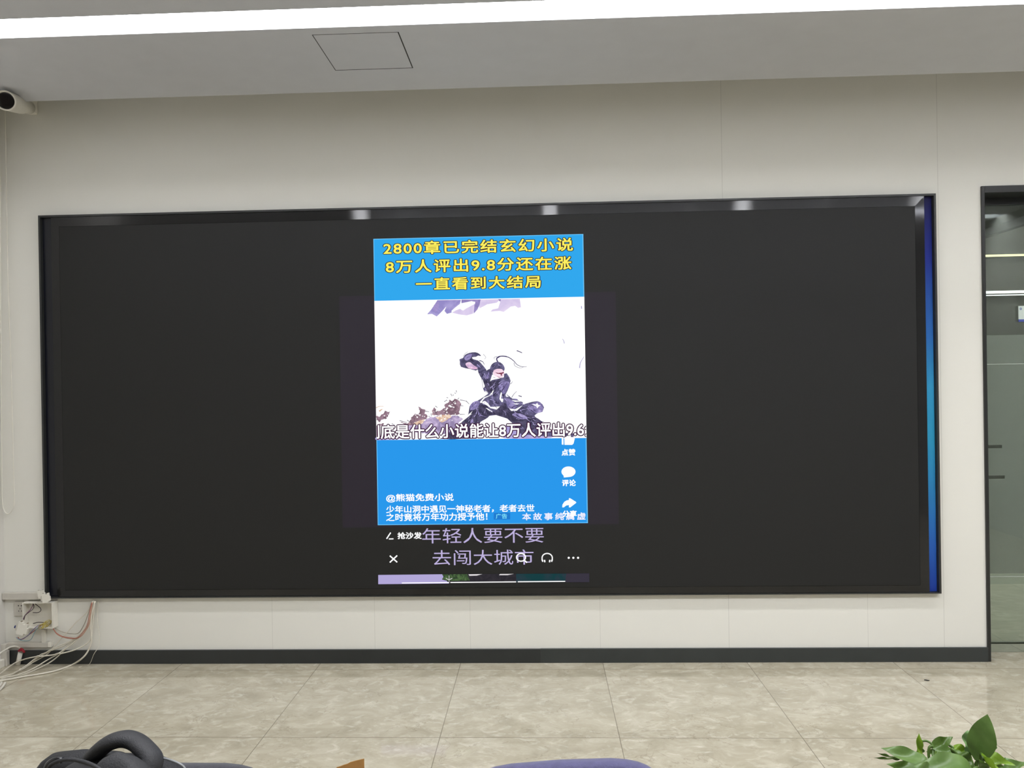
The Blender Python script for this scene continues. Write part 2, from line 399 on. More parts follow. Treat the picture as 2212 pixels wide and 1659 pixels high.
for i in range(4):
    j = (i+1) % 4; g = MB()
    P8 = [(bo[i][0], -PR+.002, bo[i][1]), (bo[j][0], -PR+.002, bo[j][1]), (bi[j][0], -PR+.0012, bi[j][1]), (bi[i][0], -PR+.0012, bi[i][1])]
    g.prism(P8, (0, PR-.003, 0)); g.build('bezel', M_bh if i in (0, 2) else M_bv, disp)
g = MB(); e = .0015; g.box((SX0+e, -PR, SZ0+e), (SX1-e, -.002, SZ1-e)); g.build('led_panel', M_screen, disp)

def blue_material():
    M = bpy.data.materials.new('blue_gradient_strip'); M.use_nodes = True  # colour runs from blue through cyan to dark navy at the top
    nt = M.node_tree; b = nt.nodes['Principled BSDF']; N = nt.nodes.new; L = nt.links.new
    tc = N('ShaderNodeTexCoord'); sep = N('ShaderNodeSeparateXYZ'); L(tc.outputs['Generated'], sep.inputs[0])
    r = N('ShaderNodeValToRGB'); L(sep.outputs[2], r.inputs['Fac'])
    el = r.color_ramp.elements; el[0].position = 0; el[0].color = (*lin((28,56,146)), 1); el[1].position = 1; el[1].color = (*lin((16,15,66)), 1)
    for p, c in ((.12, (44,96,178)), (.38, (48,150,190)), (.52, (52,150,196)), (.64, (46,108,180)), (.84, (30,46,138))):
        q = el.new(p); q.color = (*lin(c), 1)
    L(r.outputs[0], b.inputs['Base Color']); b.inputs['Roughness'].default_value = .45; b.inputs['Specular IOR Level'].default_value = .2
    return M
g = MB(); g.box((2.126, -.012, FZ0+.007), (2.172, -.001, FZ1-.012)); o = g.build('side_strip', blue_material(), disp); o['label'] = 'blue to cyan strip down the right edge'
g = MB(); g.box((FX0+.012, -.012, FZ0+.007), (-2.786, -.001, FZ1-.012)); o = g.build('side_strip', mat('navy_strip', (14,16,26), .3, .5, noise=.1), disp); o['label'] = 'dark navy strip down the left edge'

# ---- picture on the display: flat lit layers on the panel, all children of the display
def layer(k): return -PR-.0006-.0005*k
def sp(px, py, k): return at(px, py, layer(k))
def flat(polys, k, name, material, parent, smooth=0):
    g = MB()
    for P in polys:
        if smooth: P = closed_spline(P, smooth)
        g.add([sp(x, y, k) for x, y in P], [list(range(len(P)))])
    return g.build(name, material, parent)
def disc(px, py, rx, ry, n=24, a0=0.0, a1=2*math.pi):
    return [(px+rx*math.cos(a0+(a1-a0)*i/n), py+ry*math.sin(a0+(a1-a0)*i/n)) for i in range(n)]
def stroke(pts, w):
    """polyline brush stroke as polygon; w is a width or a list of widths"""
    P = [Vector((p[0], p[1], 0)) for p in pts]; P = spline(P, 6) if len(P) > 2 else P
    n = len(P); ws = [w]*n if not isinstance(w, (list, tuple)) else [w[0]+(w[1]-w[0])*i/(n-1) for i in range(n)]
    Lp, Rp = [], []
    for i in range(n):
        d = P[min(i+1, n-1)]-P[max(i-1, 0)]; d = d.normalized() if d.length else Vector((1, 0, 0)); nn = Vector((-d.y, d.x, 0))
        Lp.append(P[i]+nn*ws[i]/2); Rp.append(P[i]-nn*ws[i]/2)
    return [(p.x, p.y) for p in Lp+Rp[::-1]]

M_white = emit('screen_white', (255,255,255), 1.08)
M_blue = emit('screen_blue_upper', (50,168,238), 1.0)
M_blue2 = emit('screen_blue_lower', (42,152,236), 1.0)
M_edge = emit('screen_pale_edge', (110,196,246), 1.0)
M_yellow = emit('screen_yellow', (255,240,96), 1.0)
M_ink = emit('screen_dark_outline', (48,30,44), 1.0)
M_ink2 = emit('screen_maroon_outline', (62,22,58), 1.0)
M_lilac = emit('screen_lilac', (190,178,220), 1.0)

CX = [(806.5, 516), (1260, 505.5), (1270, 1130), (816, 1134.5)]     # corners of the video
def edge_x(y, right):
    a, b = ((1260, 505.5), (1270, 1130)) if right else ((806.5, 516), (816, 1134.5))
    return a[0]+(b[0]-a[0])*(y-a[1])/(b[1]-a[1])
M_glow = mat('screen_black_glow', (31,31,30), .55, .3)
M_glow.node_tree.nodes['Principled BSDF'].inputs['Emission Color'].default_value = (.55, .15, 1, 1); M_glow.node_tree.nodes['Principled BSDF'].inputs['Emission Strength'].default_value = .011
g_ = flat([[(733,640),(1330,630),(1337,1132),(740,1140)]], -0.6, 'purple_glow', M_glow, disp)
g_['label'] = 'faintly purple lit block around the video'
wt = [(edge_x(650, 0), 650), (edge_x(641, 1), 641)]; wbm = [(edge_x(950, 0), 950.5), (edge_x(946, 1), 946)]
flat([[CX[0], CX[1], wt[1], wt[0]]], 0, 'headline_banner', M_blue, disp)
vid = flat([[wt[0], wt[1], wbm[1], wbm[0]]], 0, 'video_picture', M_white, disp)
flat([[wbm[0], wbm[1], CX[2], CX[3]]], 0, 'caption_banner', M_blue2, disp)
flat([[CX[0], CX[1], (CX[1][0], CX[1][1]+1.5), (CX[0][0], CX[0][1]+1.5)], [(CX[1][0]-2, CX[1][1]), CX[1], wt[1], (wt[1][0]-2, wt[1][1])],
      [(wbm[1][0]-2, wbm[1][1]), wbm[1], CX[2], (CX[2][0]-2, CX[2][1])], [(CX[3][0], CX[3][1]-1.5), (CX[2][0], CX[2][1]-1.5), CX[2], CX[3]],
      [CX[0], (CX[0][0]+1.5, CX[0][1]), (wt[0][0]+1.5, wt[0][1]), wt[0]], [wbm[0], (wbm[0][0]+1.5, wbm[0][1]), (CX[3][0]+1.5, CX[3][1]), CX[3]]], 1, 'video_border', M_edge, disp)

def text(body, x0, x1, yc, h, k, name, material, parent, bold=.0, space=1.0, clip=None, ref=None):
    """lettering fitted to a box given in photo pixels (x range, centre line, height)"""
    c = bpy.data.curves.new(name, 'FONT'); c.body = body; c.size = 1.0; c.space_character = space; c.resolution_u = 3
    tmp = bpy.data.objects.new(name+'_curve', c); COL.objects.link(tmp)
    m0 = bpy.data.meshes.new_from_object(tmp.evaluated_get(bpy.context.evaluated_depsgraph_get()))
    bpy.data.objects.remove(tmp); bpy.data.curves.remove(c)
    # heavier strokes: the same glyphs repeated around a small circle
    V0 = [v.co.copy() for v in m0.vertices]; F0 = [list(p.vertices) for p in m0.polygons]; V, F = [], []
    sh = [(0, 0)] + ([(bold*math.cos(i*math.pi/5), bold*math.sin(i*math.pi/5)) for i in range(10)] if bold else [])
    for dx, dy in sh:
        o0 = len(V); V += [(v.x+dx, v.y+dy, 0) for v in V0]; F += [[i+o0 for i in f] for f in F0]
    me = bpy.data.meshes.new(name); me.from_pydata(V, [], F); me.update(); bpy.data.meshes.remove(m0)
    if ref is None:
        xs = [v.co.x for v in me.vertices]; zs = [v.co.y for v in me.vertices]; ref = (min(xs), max(xs), min(zs), max(zs))
    a = sp(x0, yc, k); b = sp(x1, yc, k); xm = (x0+x1)/2
    cz = sp(xm, yc, k).z; top = sp(xm, yc-h/2, k).z; bot = sp(xm, yc+h/2, k).z
    off = parent_world(parent)
    for v in me.vertices:
        u = (v.co.x-ref[0])/(ref[1]-ref[0]); w = (v.co.y-ref[2])/(ref[3]-ref[2])
        v.co = Vector((a.x+(b.x-a.x)*u, layer(k), bot+(top-bot)*w))
    if clip:
        bm = bmesh.new(); bm.from_mesh(me)
        for xx, s in ((sp(clip[0], yc, k).x, 1), (sp(clip[1], yc, k).x, -1)):
            bmesh.ops.bisect_plane(bm, geom=bm.verts[:]+bm.edges[:]+bm.faces[:], plane_co=(xx, 0, 0), plane_no=(-s, 0, 0), clear_outer=True)
        bm.to_mesh(me); bm.free()
    for v in me.vertices: v.co -= off
    me.materials.clear(); me.materials.append(material)
    o = bpy.data.objects.new(name, me); COL.objects.link(o); o.parent = parent
    return o, ref
def outlined(body, x0, x1, yc, h, k, name, m1, m2, bold, obold, space=1.0, clip=None):
    o, ref = text(body, x0, x1, yc, h, k+1, name, m1, disp, bold, space, clip)
    text(body, x0, x1, yc, h, k, 'lettering_outline', m2, o, obold, space, clip, ref)
    return o

outlined('2800章已完结玄幻小说', 828, 1238, 532, 29, 2, 'headline_text', M_yellow, M_ink, .022, .070, 1.16)
outlined('8万人评出9.8分还在涨', 833, 1234.5, 572, 29, 2, 'headline_text', M_yellow, M_ink, .022, .070, 1.16)
outlined('一直看到大结局', 898, 1168, 611, 27.5, 2, 'headline_text', M_yellow, M_ink, .022, .070, 1.16)

# painting in the video: ink figure, shrubs and rocks
A = lambda pts: [(980+x/8.295, 750+y/8.295) for x, y in pts]
B = lambda pts: [(805+x/10.53, 840+y/10.53) for x, y in pts]
Cc = lambda pts: [(910+x/9.217, 640+y/9.217) for x, y in pts]
P_robe = emit('paint_robe', (76,72,100), 1.0, (112,106,144), 22, (152,144,184))
P_deep = emit('paint_deep', (62,58,80), 1.0, (94,87,116), 22)
P_lil = emit('paint_lilac', (120,110,158), 1.0, (162,150,200), 26, (208,196,232))
P_pale = emit('paint_pale_lilac', (170,160,214), 1.0, (206,192,232), 9, (232,220,246))
P_pink = emit('paint_pink', (222,180,214), 1.0, (250,226,246), 24)
P_brown = emit('paint_brown', (124,98,112), 1.0, (170,140,156), 30, (216,178,164))
P_mauve = emit('paint_mauve', (150,134,172), 1.0, (196,178,214), 22, (226,206,232))
P_cream = emit('paint_cream', (214,176,150), 1.0, (250,228,206), 20)
P_red = emit('paint_dark_red', (110,22,52), 1.0)
# crystal rocks at the top edge
flat([Cc(p) for p in ([(322,78),(535,74),(500,200),(420,292),(360,352),(308,402),(270,380),(218,352),(118,356),(200,262),(262,170)],
                      [(535,74),(790,70),(770,150),(690,212),(604,286),(604,326),(510,350),(462,292),(498,205)])], 1, 'rock_painting', emit('paint_rock', (150,140,200), 1.0, (178,168,220), 10, (205,196,236)), vid)
flat([Cc(p) for p in ([(610,326),(690,280),(770,250),(830,285),(930,220),(1062,150),(1050,300),(1030,345),(905,380),(760,362)],
                      [(1182,66),(1560,58),(1560,80),(1500,128),(1310,160),(1240,200),(1160,240),(1140,170)], [(1590,58),(1962,50),(1985,220),(1925,230),(1870,190),(1780,206),(1720,255),(1640,312),(1560,290),(1380,304),(1420,262),(1530,240),(1560,150)])], 1, 'rock_painting', emit('paint_rock_pale', (214,200,234), 1.0, (228,214,242), 8, (242,232,250)), vid)
flat([Cc(p) for p in ([(800,66),(1182,64),(1160,170),(1120,260),(1045,345),(1060,150),(1010,95),(800,138)], [(250,180),(330,100),(370,150),(310,300),(290,330),(226,268)],
                      [(1530,58),(1590,58),(1570,110)])], 2, 'rock_painting', emit('paint_rock_dark', (140,126,184), 1.0, (168,152,208), 12), vid)
flat([Cc(p) for p in ([(690,215),(800,150),(990,98),(1075,110),(1070,150),(900,240),(830,285),(770,250)], [(605,290),(650,280),(690,275),(620,318)])], 3, 'rock_painting', M_white, vid)
# shrubs
def ragged(poly, amp, seed):
    rnd = random.Random(seed); out = []
    for i in range(len(poly)):
        a, b = poly[i], poly[(i+1) % len(poly)]
        L = math.hypot(b[0]-a[0], b[1]-a[1]); n = max(2, int(L/26))
        for k in range(n):
            t = k/n; out.append((a[0]+(b[0]-a[0])*t+rnd.uniform(-amp, amp), a[1]+(b[1]-a[1])*t+rnd.uniform(-amp, amp)))
    return out
flat([B(ragged([(700,860),(880,800),(1000,770),(1150,735),(1300,650),(1500,610),(1760,620),(1950,615),(2070,680),(1960,770),(2010,830),(1750,1000),(1400,1070),(1100,1000),(830,950)], 14, 77))], 1, 'shrub_painting', P_mauve, vid)
flat([B(ragged(p, 13, i)) for i, p in enumerate(([(1350,600),(1345,490),(1400,425),(1440,470),(1430,520),(1500,500),(1640,440),(1640,345),(1720,310),(1760,235),(1800,280),(1860,222),(1960,265),(2005,330),(1980,440),(1960,520),(1975,580),(1800,600),(1500,600)],
      [(640,750),(790,800),(870,695),(890,650),(970,575),(1050,595),(1065,490),(1035,400),(1130,455),(1200,470),(1190,560),(1250,610),(1215,685),(1100,720),(960,760),(900,825),(760,850)],
      [(80,600),(150,640),(230,560),(290,510),(405,525),(350,600),(310,670),(200,700),(160,750),(85,700)], [(110,800),(200,800),(245,780),(240,830),(130,830)]))], 2, 'shrub_painting', P_brown, vid)
flat([B(ragged(p, 10, 20+i)) for i, p in enumerate(([(1400,660),(1520,600),(1760,585),(1800,640),(1700,700),(1600,760),(1510,740),(1500,690)], [(920,790),(1010,740),(1180,700),(1150,780),(1000,830)]))], 3, 'shrub_painting', P_cream, vid)
rnd = random.Random(3)
dots = []
for cx, cy, rx, ry, n in ((1800,430,180,170,16), (1100,600,130,120,10), (1650,650,200,80,10), (230,620,120,70,7), (1400,560,60,80,4)):
    for _ in range(n):
        x, y = cx+rnd.uniform(-1, 1)*rx, cy+rnd.uniform(-1, 1)*ry; r = rnd.uniform(8, 24)
        dots.append(B([(x+r*rnd.uniform(.6, 1.2)*math.cos(i*1.047), y+r*rnd.uniform(.6, 1.2)*math.sin(i*1.047)) for i in range(6)]))
flat(dots, 4, 'blossom_painting', M_white, vid)
specks = []
for x, y, a, l in ((1905,60,1.4,50), (1880,98,.3,36), (1830,145,1.8,36), (1790,140,1.2,60), (1700,200,.1,40), (1655,275,-.6,60), (1685,262,.9,30), (1450,408,.6,60), (1240,515,.15,90), (1285,625,.1,30), (1330,590,1.5,60),
                   (700,745,.25,180), (820,735,.6,90), (470,810,.5,80), (1950,220,-.9,50), (2060,265,.2,150), (2160,310,.8,110), (2040,580,0,120), (2030,385,.1,70)):
    dx, dy = math.cos(a)*l/2, math.sin(a)*l/2
    specks.append(B(stroke([(x-dx, y-dy), (x+dx, y+dy)], [14, 8])))
flat(specks, 3, 'twig_painting', P_deep, vid)
flat([B(stroke([(78,430),(150,400),(250,400)], [16, 8])), B(stroke([(150,510),(190,480),(225,460)], [40, 8]))], 3, 'twig_painting', P_cream, vid)
# ground wash under the figure
flat([B([(82,1100),(300,1090),(640,1110),(560,1150),(300,1160),(84,1164)]), A([(880,1430),(1000,1400),(1160,1420),(1300,1540),(1480,1520),(1660,1560),(1740,1625),(900,1628)])], 1, 'ground_painting', P_pale, vid, 3)
# figure
robe = [(430,392),(500,400),(545,380),(575,430),(610,405),(650,385),(690,440),(720,540),(800,560),(900,540),(905,475),(950,465),(1000,540),(1020,600),(1000,690),(965,780),(930,850),(940,890),(1000,885),(1060,925),(1150,950),(1240,985),(1235,1030),(1300,1008),(1400,980),(1500,965),(1590,1020),(1620,1080),(1590,1160),(1500,1180),(1450,1225),(1480,1280),(1580,1370),(1680,1440),(1850,1530),(2150,1545),(2150,1612),(1700,1600),(1200,1560),(1130,1430),(1060,1370),(960,1280),(870,1250),(760,1215),(640,1230),(600,1270),(480,1340),(460,1390),(440,1500),(410,1640),(-260,1646),(-60,1560),(100,1400),(180,1300),(262,1200),(285,1060),(340,990),(430,958),(540,890),(620,830),(545,790),(530,740),(560,700),(520,590),(480,530),(440,450)]
flat([A(robe)], 3, 'figure_robe_painting', P_robe, vid)
flat([A([(180,1300),(300,1180),(420,1060),(480,1020),(620,1090),(700,1180),(640,1230),(600,1270),(480,1340),(450,1400),(430,1600),(-200,1640),(100,1400)]),
      A([(700,1180),(830,1060),(900,1000),(960,1090),(1130,1140),(1250,1200),(1440,1240),(1600,1390),(1200,1540),(1060,1370),(960,1280),(870,1250),(760,1215)]),
      A([(540,600),(640,620),(790,600),(830,650),(730,760),(600,800),(560,700)])], 4, 'figure_robe_painting', P_deep, vid, 3)
flat([A([(430,400),(400,420),(300,392),(130,352),(112,260),(105,215),(165,195),(200,140),(280,102),(390,90),(460,120),(490,160),(440,150),(400,172),(330,180),(350,215),(440,240),(500,300),(560,370),(590,430),(520,470)])], 4, 'figure_arm_painting', P_robe, vid, 2)
flat([A(p) for p in ([(215,290),(290,268),(350,318),(430,372),(392,396),(282,382),(230,340)],)], 5, 'figure_hand_painting', P_pink, vid, 3)
flat([A(stroke(p, w)) for p, w in (([(240,340),(300,330),(350,350)], [10, 5]), ([(250,300),(310,310),(380,360)], [8, 4]))], 6, 'figure_hand_painting', P_lil, vid)
flat([A([(670,445),(650,380),(690,300),(765,262),(830,270),(890,320),(915,385),(895,425),(860,392),(780,388),(722,412),(702,455)])], 6, 'figure_hair_painting', P_robe, vid, 3)
flat([A([(705,470),(722,410),(785,385),(880,395),(908,440),(890,520),(830,552),(765,532),(722,500)])], 5, 'figure_face_painting', emit('paint_face', (250,226,240), 1.0, (236,196,218), 12), vid, 3)
flat([A([(742,448),(800,462),(868,455),(898,438),(894,468),(840,482),(780,474)]), A([(770,520),(830,538),(880,515),(850,530),(820,545)]), A([(850,470),(870,500),(855,512),(838,500)])], 6, 'figure_face_painting', P_red, vid)
flat([A(p) for p in ([(652,612),(690,488),(710,500),(716,548),(832,558),(690,588)], [(640,862),(700,778),(720,770),(690,850),(560,912),(482,1004),(470,980),(540,900)],
      [(480,990),(560,960),(620,1010),(660,1070),(830,1062),(770,1118),(660,1092),(590,1040)], [(572,1090),(600,1092),(694,1148),(690,1160),(640,1140)],
      [(1400,1025),(1470,1020),(1500,1000),(1515,1035),(1560,1045),(1520,1065),(1500,1098),(1478,1060)], [(1035,945),(1160,962),(1290,945),(1220,970),(1100,980)],
      [(968,1062),(1000,1100),(1100,1112),(1240,1040),(1130,1140),(1030,1142)], [(80,1372),(200,1262),(345,1136),(300,1200),(330,1190),(130,1352)],
      [(850,800),(866,830),(850,920),(890,925),(882,980),(862,985),(820,930),(830,860)], [(560,780),(600,800),(620,820),(570,800)], [(1050,1010),(1180,1005),(1140,1030)])], 6, 'figure_sash_painting', M_white, vid)
flat([A(p) for p in ([(800,690),(900,610),(1000,640),(962,760),(885,850),(860,800),(820,740)], [(290,1060),(350,985),(430,960),(470,1000),(420,1080),(330,1130)], [(440,1110),(470,1200),(600,1255),(500,1230),(445,1232)],
      [(1310,1080),(1450,985),(1530,975),(1600,1050),(1590,1150),(1480,1180),(1380,1150)], [(930,920),(1060,960),(1130,1060),(1040,1120),(960,1050)], [(1050,1200),(1200,1190),(1330,1270),(1200,1290)], [(1060,920),(1150,930),(1120,950)],
      [(190,180),(260,130),(330,120),(300,200),(220,240)], [(690,340),(740,300),(800,300),(760,350)], [(580,560),(600,480),(640,450),(620,560)], [(300,1330),(340,1280),(350,1340),(310,1370)])], 5, 'figure_highlight_painting', P_lil, vid, 3)
lines = [([(790,262),(770,205),(820,165),(920,165),(1000,190),(1080,250),(1140,315),(1230,350),(1310,348)], [22, 6]), ([(780,200),(850,160),(950,165)], [12, 16]), ([(1080,275),(1100,335),(1190,372),(1250,355)], [8, 4]), ([(780,165),(725,185),(735,220)], [8, 4]),
         ([(1130,62),(1180,80),(1226,102)], [16, 12]), ([(530,125),(575,180),(550,215)], [6, 4]), ([(170,165),(210,110),(260,80)], [6, 4]), ([(1040,900),(1080,840),(1130,790)], [10, 5]), ([(1160,868),(1220,885)], [12, 16]),
         ([(1010,660),(1040,640),(1050,612)], [8, 5]), ([(640,1225),(740,1205),(870,1248)], [5, 4]), ([(500,560),(515,660),(535,760)], [6, 6]), ([(460,240),(520,260),(550,315)], [16, 6]), ([(950,850),(1005,890)], [10, 10]), ([(1480,1180),(1510,1190)], [6, 4]), ([(1535,1330),(1620,1330)], [14, 4])]
flat([A(stroke(p, w)) for p, w in lines], 7, 'ink_stroke_painting', emit('paint_ink_line', (70,60,104), 1.0), vid)
folds = []
rnd = random.Random(11)
for x, y, a, l in [(480,480,1.1,90), (560,520,1.3,110), (600,650,1.2,120), (700,700,-.6,120), (900,720,-1.0,130), (860,620,-.5,120), (740,840,-.9,80), (700,960,.5,110), (780,1000,.3,90), (940,960,1.0,110), (330,1250,-1.0,120), (420,1150,-1.2,110), (1100,1060,-.4,120),
                    (1250,1120,-.3,130), (1180,1240,.5,140), (1330,1300,.7,120), (1420,1150,.6,90), (240,170,-.7,90), (340,240,.5,100), (450,340,.8,90), (720,340,-.7,60), (820,330,.4,60), (880,880,1.4,80)]:
    dx, dy = math.cos(a)*l/2, math.sin(a)*l/2
    folds.append(A(stroke([(x-dx, y-dy), (x+rnd.uniform(-12, 12), y+rnd.uniform(-12, 12)), (x+dx, y+dy)], [14, 4])))
def inside(x, y, poly):
    c = False
    for i in range(len(poly)):
        (xa, ya), (xb, yb) = poly[i-1], poly[i]
        if (ya > y) != (yb > y) and x < (xb-xa)*(y-ya)/(yb-ya)+xa: c = not c
    return c
for i in range(900):
    x, y = rnd.uniform(100, 1700), rnd.uniform(380, 1500)
    a = (1.15 if x < 720 and y < 800 else -1.0 if y < 850 else -.95 if x < 560 else .5 if x > 1000 else 1.1)+rnd.uniform(-.5, .5)
    l = rnd.uniform(30, 85); dx, dy = math.cos(a)*l/2, math.sin(a)*l/2
    if len(folds) < 170 and all(inside(x+dx*q, y+dy*q, robe) for q in (-1.2, -.5, 0, .5, 1.2)) and not (660 < x < 930 and 370 < y < 620):
        folds.append(A(stroke([(x-dx, y-dy), (x+rnd.uniform(-8, 8), y+rnd.uniform(-8, 8)), (x+dx, y+dy)], [rnd.uniform(6, 13), 3])))
flat(folds[::2], 7, 'fold_painting', emit('paint_fold_dark', (40,34,58), 1.0), vid)
flat(folds[1::2], 7, 'fold_painting', emit('paint_fold_light', (176,164,214), 1.0), vid)
flat([[(1255,661),(1257,661),(1257.5,667),(1255.5,667)], stroke([(1215,732),(1218,737),(1219,742)], [1, 1.6]), stroke([(1262,770),(1254,783),(1252,795)], [.8, 2.2])], 2, 'ink_stroke_painting', emit('paint_pale_line', (170,164,206), 1.0), vid)

# caption across the video, cut off at both edges
outlined('到底是什么小说能让8万人评出9.6分', 791.5, 1294, 930, 31, 9, 'subtitle_text', M_white, M_ink2, .018, .085, 1.0, clip=(edge_x(930, 0)+.5, edge_x(930, 1)-.5))
# icons and small lettering
ic = flat([[(1213.5,945.5),(1217,944.5),(1217.5,958),(1217,961),(1213.5,960)], [(1219.5,961),(1219,946),(1225,942),(1230,936),(1233,938),(1233,945.5),(1241,945.5),(1241.5,948),(1239,958),(1236,961)]], 9, 'like_icon', M_white, disp)
text('点赞', 1213, 1243, 977, 14.5, 5, 'icon_caption', M_white, disp, .035, 1.05)
flat([disc(1228, 1019, 15.2, 11.4, 28), [(1217,1024),(1218,1031.5),(1228,1030.5),(1232,1027)]], 5, 'comment_icon', M_white, disp)
text('评论', 1214, 1244, 1043, 14.5, 5, 'icon_caption', M_white, disp, .035, 1.05)
flat([[(1214.5,1096),(1215,1090),(1219,1084),(1224,1081),(1229,1080),(1229,1076),(1232,1076.5),(1244,1084),(1245,1086),(1232,1096),(1229,1096),(1229,1091),(1223,1092),(1218,1096)]], 5, 'share_icon', M_white, disp)
text('分享', 1215, 1246, 1110, 15, 6, 'icon_caption', M_white, disp, .035, 1.05)
text('本故事纯属虚', 1128, 1265, 1115.5, 16, 5, 'disclaimer_text', emit('screen_pale_violet', (240,240,255), 1.0), disp, .026, 1.42)
text('@熊猫免费小说', 834, 980, 1075.5, 18.5, 5, 'account_text', M_white, disp, .020, 1.0)
text('少年山洞中遇见一神秘老者，老者去世', 834, 1154.5, 1099, 16.5, 5, 'description_text', M_white, disp, .020, 1.0)
text('之时竟将万年功力授予他！', 834, 1053, 1116.5, 17, 5, 'description_text', M_white, disp, .020, 1.0)
tg = flat([[(1066.5,1108),(1102,1107.5),(1102,1122),(1066.5,1122.5)]], 4, 'advert_tag', emit('screen_tag_blue', (34,124,208), 1.0), disp)
text('广告', 1071, 1095.5, 1115, 11, 5, 'tag_text', emit('screen_tag_cyan', (130,232,255), 1.0), tg, .015, 1.0)
# row under the video
flat([stroke([(835,1164),(844,1150.5)], 2.6), stroke([(840,1164.3),(850,1164)], 2.4)], 5, 'pencil_icon', M_white, disp)
text('抢沙发', 858.5, 911, 1157, 15, 6, 'comment_prompt_text', M_white, disp, .030, 1.0)
text('年轻人要不要', 912, 1174.5, 1156.5, 33, 5, 'lyric_text', M_lilac, disp, .0, 1.0)
text('去闯大城市', 934.5, 1152.5, 1204, 33, 5, 'lyric_text', M_lilac, disp, .0, 1.0)
flat([stroke([(842,1200.5),(858,1214.5)], 2.8), stroke([(858,1200),(842,1215)], 2.8)], 6, 'close_icon', M_white, disp)
def ringpoly(cx, cy, rx, ry, w, n=28):
    return [[(cx+rx*math.cos(2*math.pi*i/n), cy+ry*math.sin(2*math.pi*i/n)), (cx+rx*math.cos(2*math.pi*(i+1)/n), cy+ry*math.sin(2*math.pi*(i+1)/n)),
             (cx+(rx-w)*math.cos(2*math.pi*(i+1)/n), cy+(ry-w)*math.sin(2*math.pi*(i+1)/n)), (cx+(rx-w)*math.cos(2*math.pi*i/n), cy+(ry-w)*math.sin(2*math.pi*i/n))] for i in range(n)]
flat(ringpoly(1125.5, 1204, 11, 9.6, 2.6)+[stroke([(1132,1210),(1138.5,1215.5)], 3)], 7, 'search_icon', M_white, disp)
arc = [(1182+11*math.cos(a), 1205+9.5*math.sin(a)) for a in [math.pi*(1+i/14) for i in range(15)]]
flat([stroke([(1171,1211)]+arc+[(1193,1211)], 2.4), stroke([(1176.3,1209.5),(1177,1214.5)], 2.8), stroke([(1187.7,1209.5),(1187,1214.5)], 2.8), stroke([(1171.5,1209),(1172.5,1213.5)], 3), stroke([(1192.5,1209),(1191.5,1213.5)], 3)], 6, 'headphones_icon', M_white, disp)
flat([disc(x, 1205, 2.4, 2.3, 14) for x in (1228.5, 1238.5, 1248.7)], 6, 'more_dots_icon', M_white, disp)
# film strip at the foot
st = flat([[(817,1242),(955,1240.5),(958,1246),(955,1252),(965,1254.5),(970,1260.5),(817,1262)]], 4, 'filmstrip_frame', emit('screen_strip_lilac', (178,168,216), 1.0), disp)
flat([[(955,1240.5),(1009,1240),(1015,1254),(970,1255),(955,1251),(958,1246)]], 4, 'filmstrip_frame', emit('screen_strip_green', (48,64,46), 1.0, (84,112,70), 40), disp)
flat([[(1009,1240),(1115,1239.5),(1115,1258),(970,1260),(972,1254.5),(1014,1254)]], 3, 'filmstrip_frame', emit('screen_strip_dark', (44,42,48), 1.0, (60,56,62), 14), disp)
flat([[(1115,1239.5),(1223,1239),(1221,1257.5),(1115,1258)]], 3, 'filmstrip_frame', emit('screen_strip_teal', (24,62,66), 1.0, (44,60,70), 8), disp)
flat([[(1223,1239),(1273,1238.5),(1273,1257.5),(1221,1257.8)]], 3, 'filmstrip_frame', emit('screen_strip_grey', (58,54,66), 1.0), disp)
flat([[(1012,1240.5),(1042,1240),(1030,1243.5),(1014,1244)], [(1080,1239.8),(1110,1239.6),(1096,1242.5),(1078,1242.5)], stroke([(963,1249),(970,1252),(977,1249)], 1.4), stroke([(970,1243),(970,1258)], 1.0)], 5, 'filmstrip_highlight', emit('screen_strip_light', (216,212,214), 1.0), disp)
flat([[(868,1258.5),(970,1257.3),(970,1259.4),(868,1260.4)], [(973,1257.2),(1115,1255.8),(1115,1258),(973,1259.2)], [(1118.5,1255.6),(1221,1254.8),(1221,1256.8),(1118.5,1257.8)]], 6, 'progress_line', M_white, disp)

# ------------------------------------------------------------------ things on the display wall, left corner
def wbox(g, px0, py0, px1, py1, d0, d1):
    """box on the wall between depths d0 (back) and d1 (front) whose front face fills a photo rectangle"""
    a = at(px0, py0, -d1); b = at(px1, py1, -d1); g.box((a.x, -d0, b.z), (b.x, -d1, a.z)); return g
# trunking
g = MB(); wbox(g, 4, 1281.5, 86, 1295.5, .001, .028); a = at(4, 1281, -.028)
tk = g.build('cable_trunking', M_grey_plastic, bevel=.002); tag(tk, 'long white horizontal trunking beside the lower left corner of the display', 'trunking')
g = MB(); wbox(g, 13, 1389, 104, 1398.5, .001, .022)
t2 = thing('cable_trunking', 'short white horizontal trunking above the black skirting in the left corner', 'trunking', (at(60, 1398, 0).x, 0, at(60, 1398, 0).z))
g.build('channel', M_grey_plastic, t2, bevel=.0015)
g = MB(); wbox(g, 103, 1387.5, 110.5, 1398.5, .001, .025); g.build('end_cap', M_white_plastic, t2, bevel=.002)
g = MB(); wbox(g, 89, 1360, 97, 1388, .001, .018); tag(g.build('cable_trunking', M_white_plastic, bevel=.0015), 'short white vertical trunking between junction box and lower trunking', 'trunking')
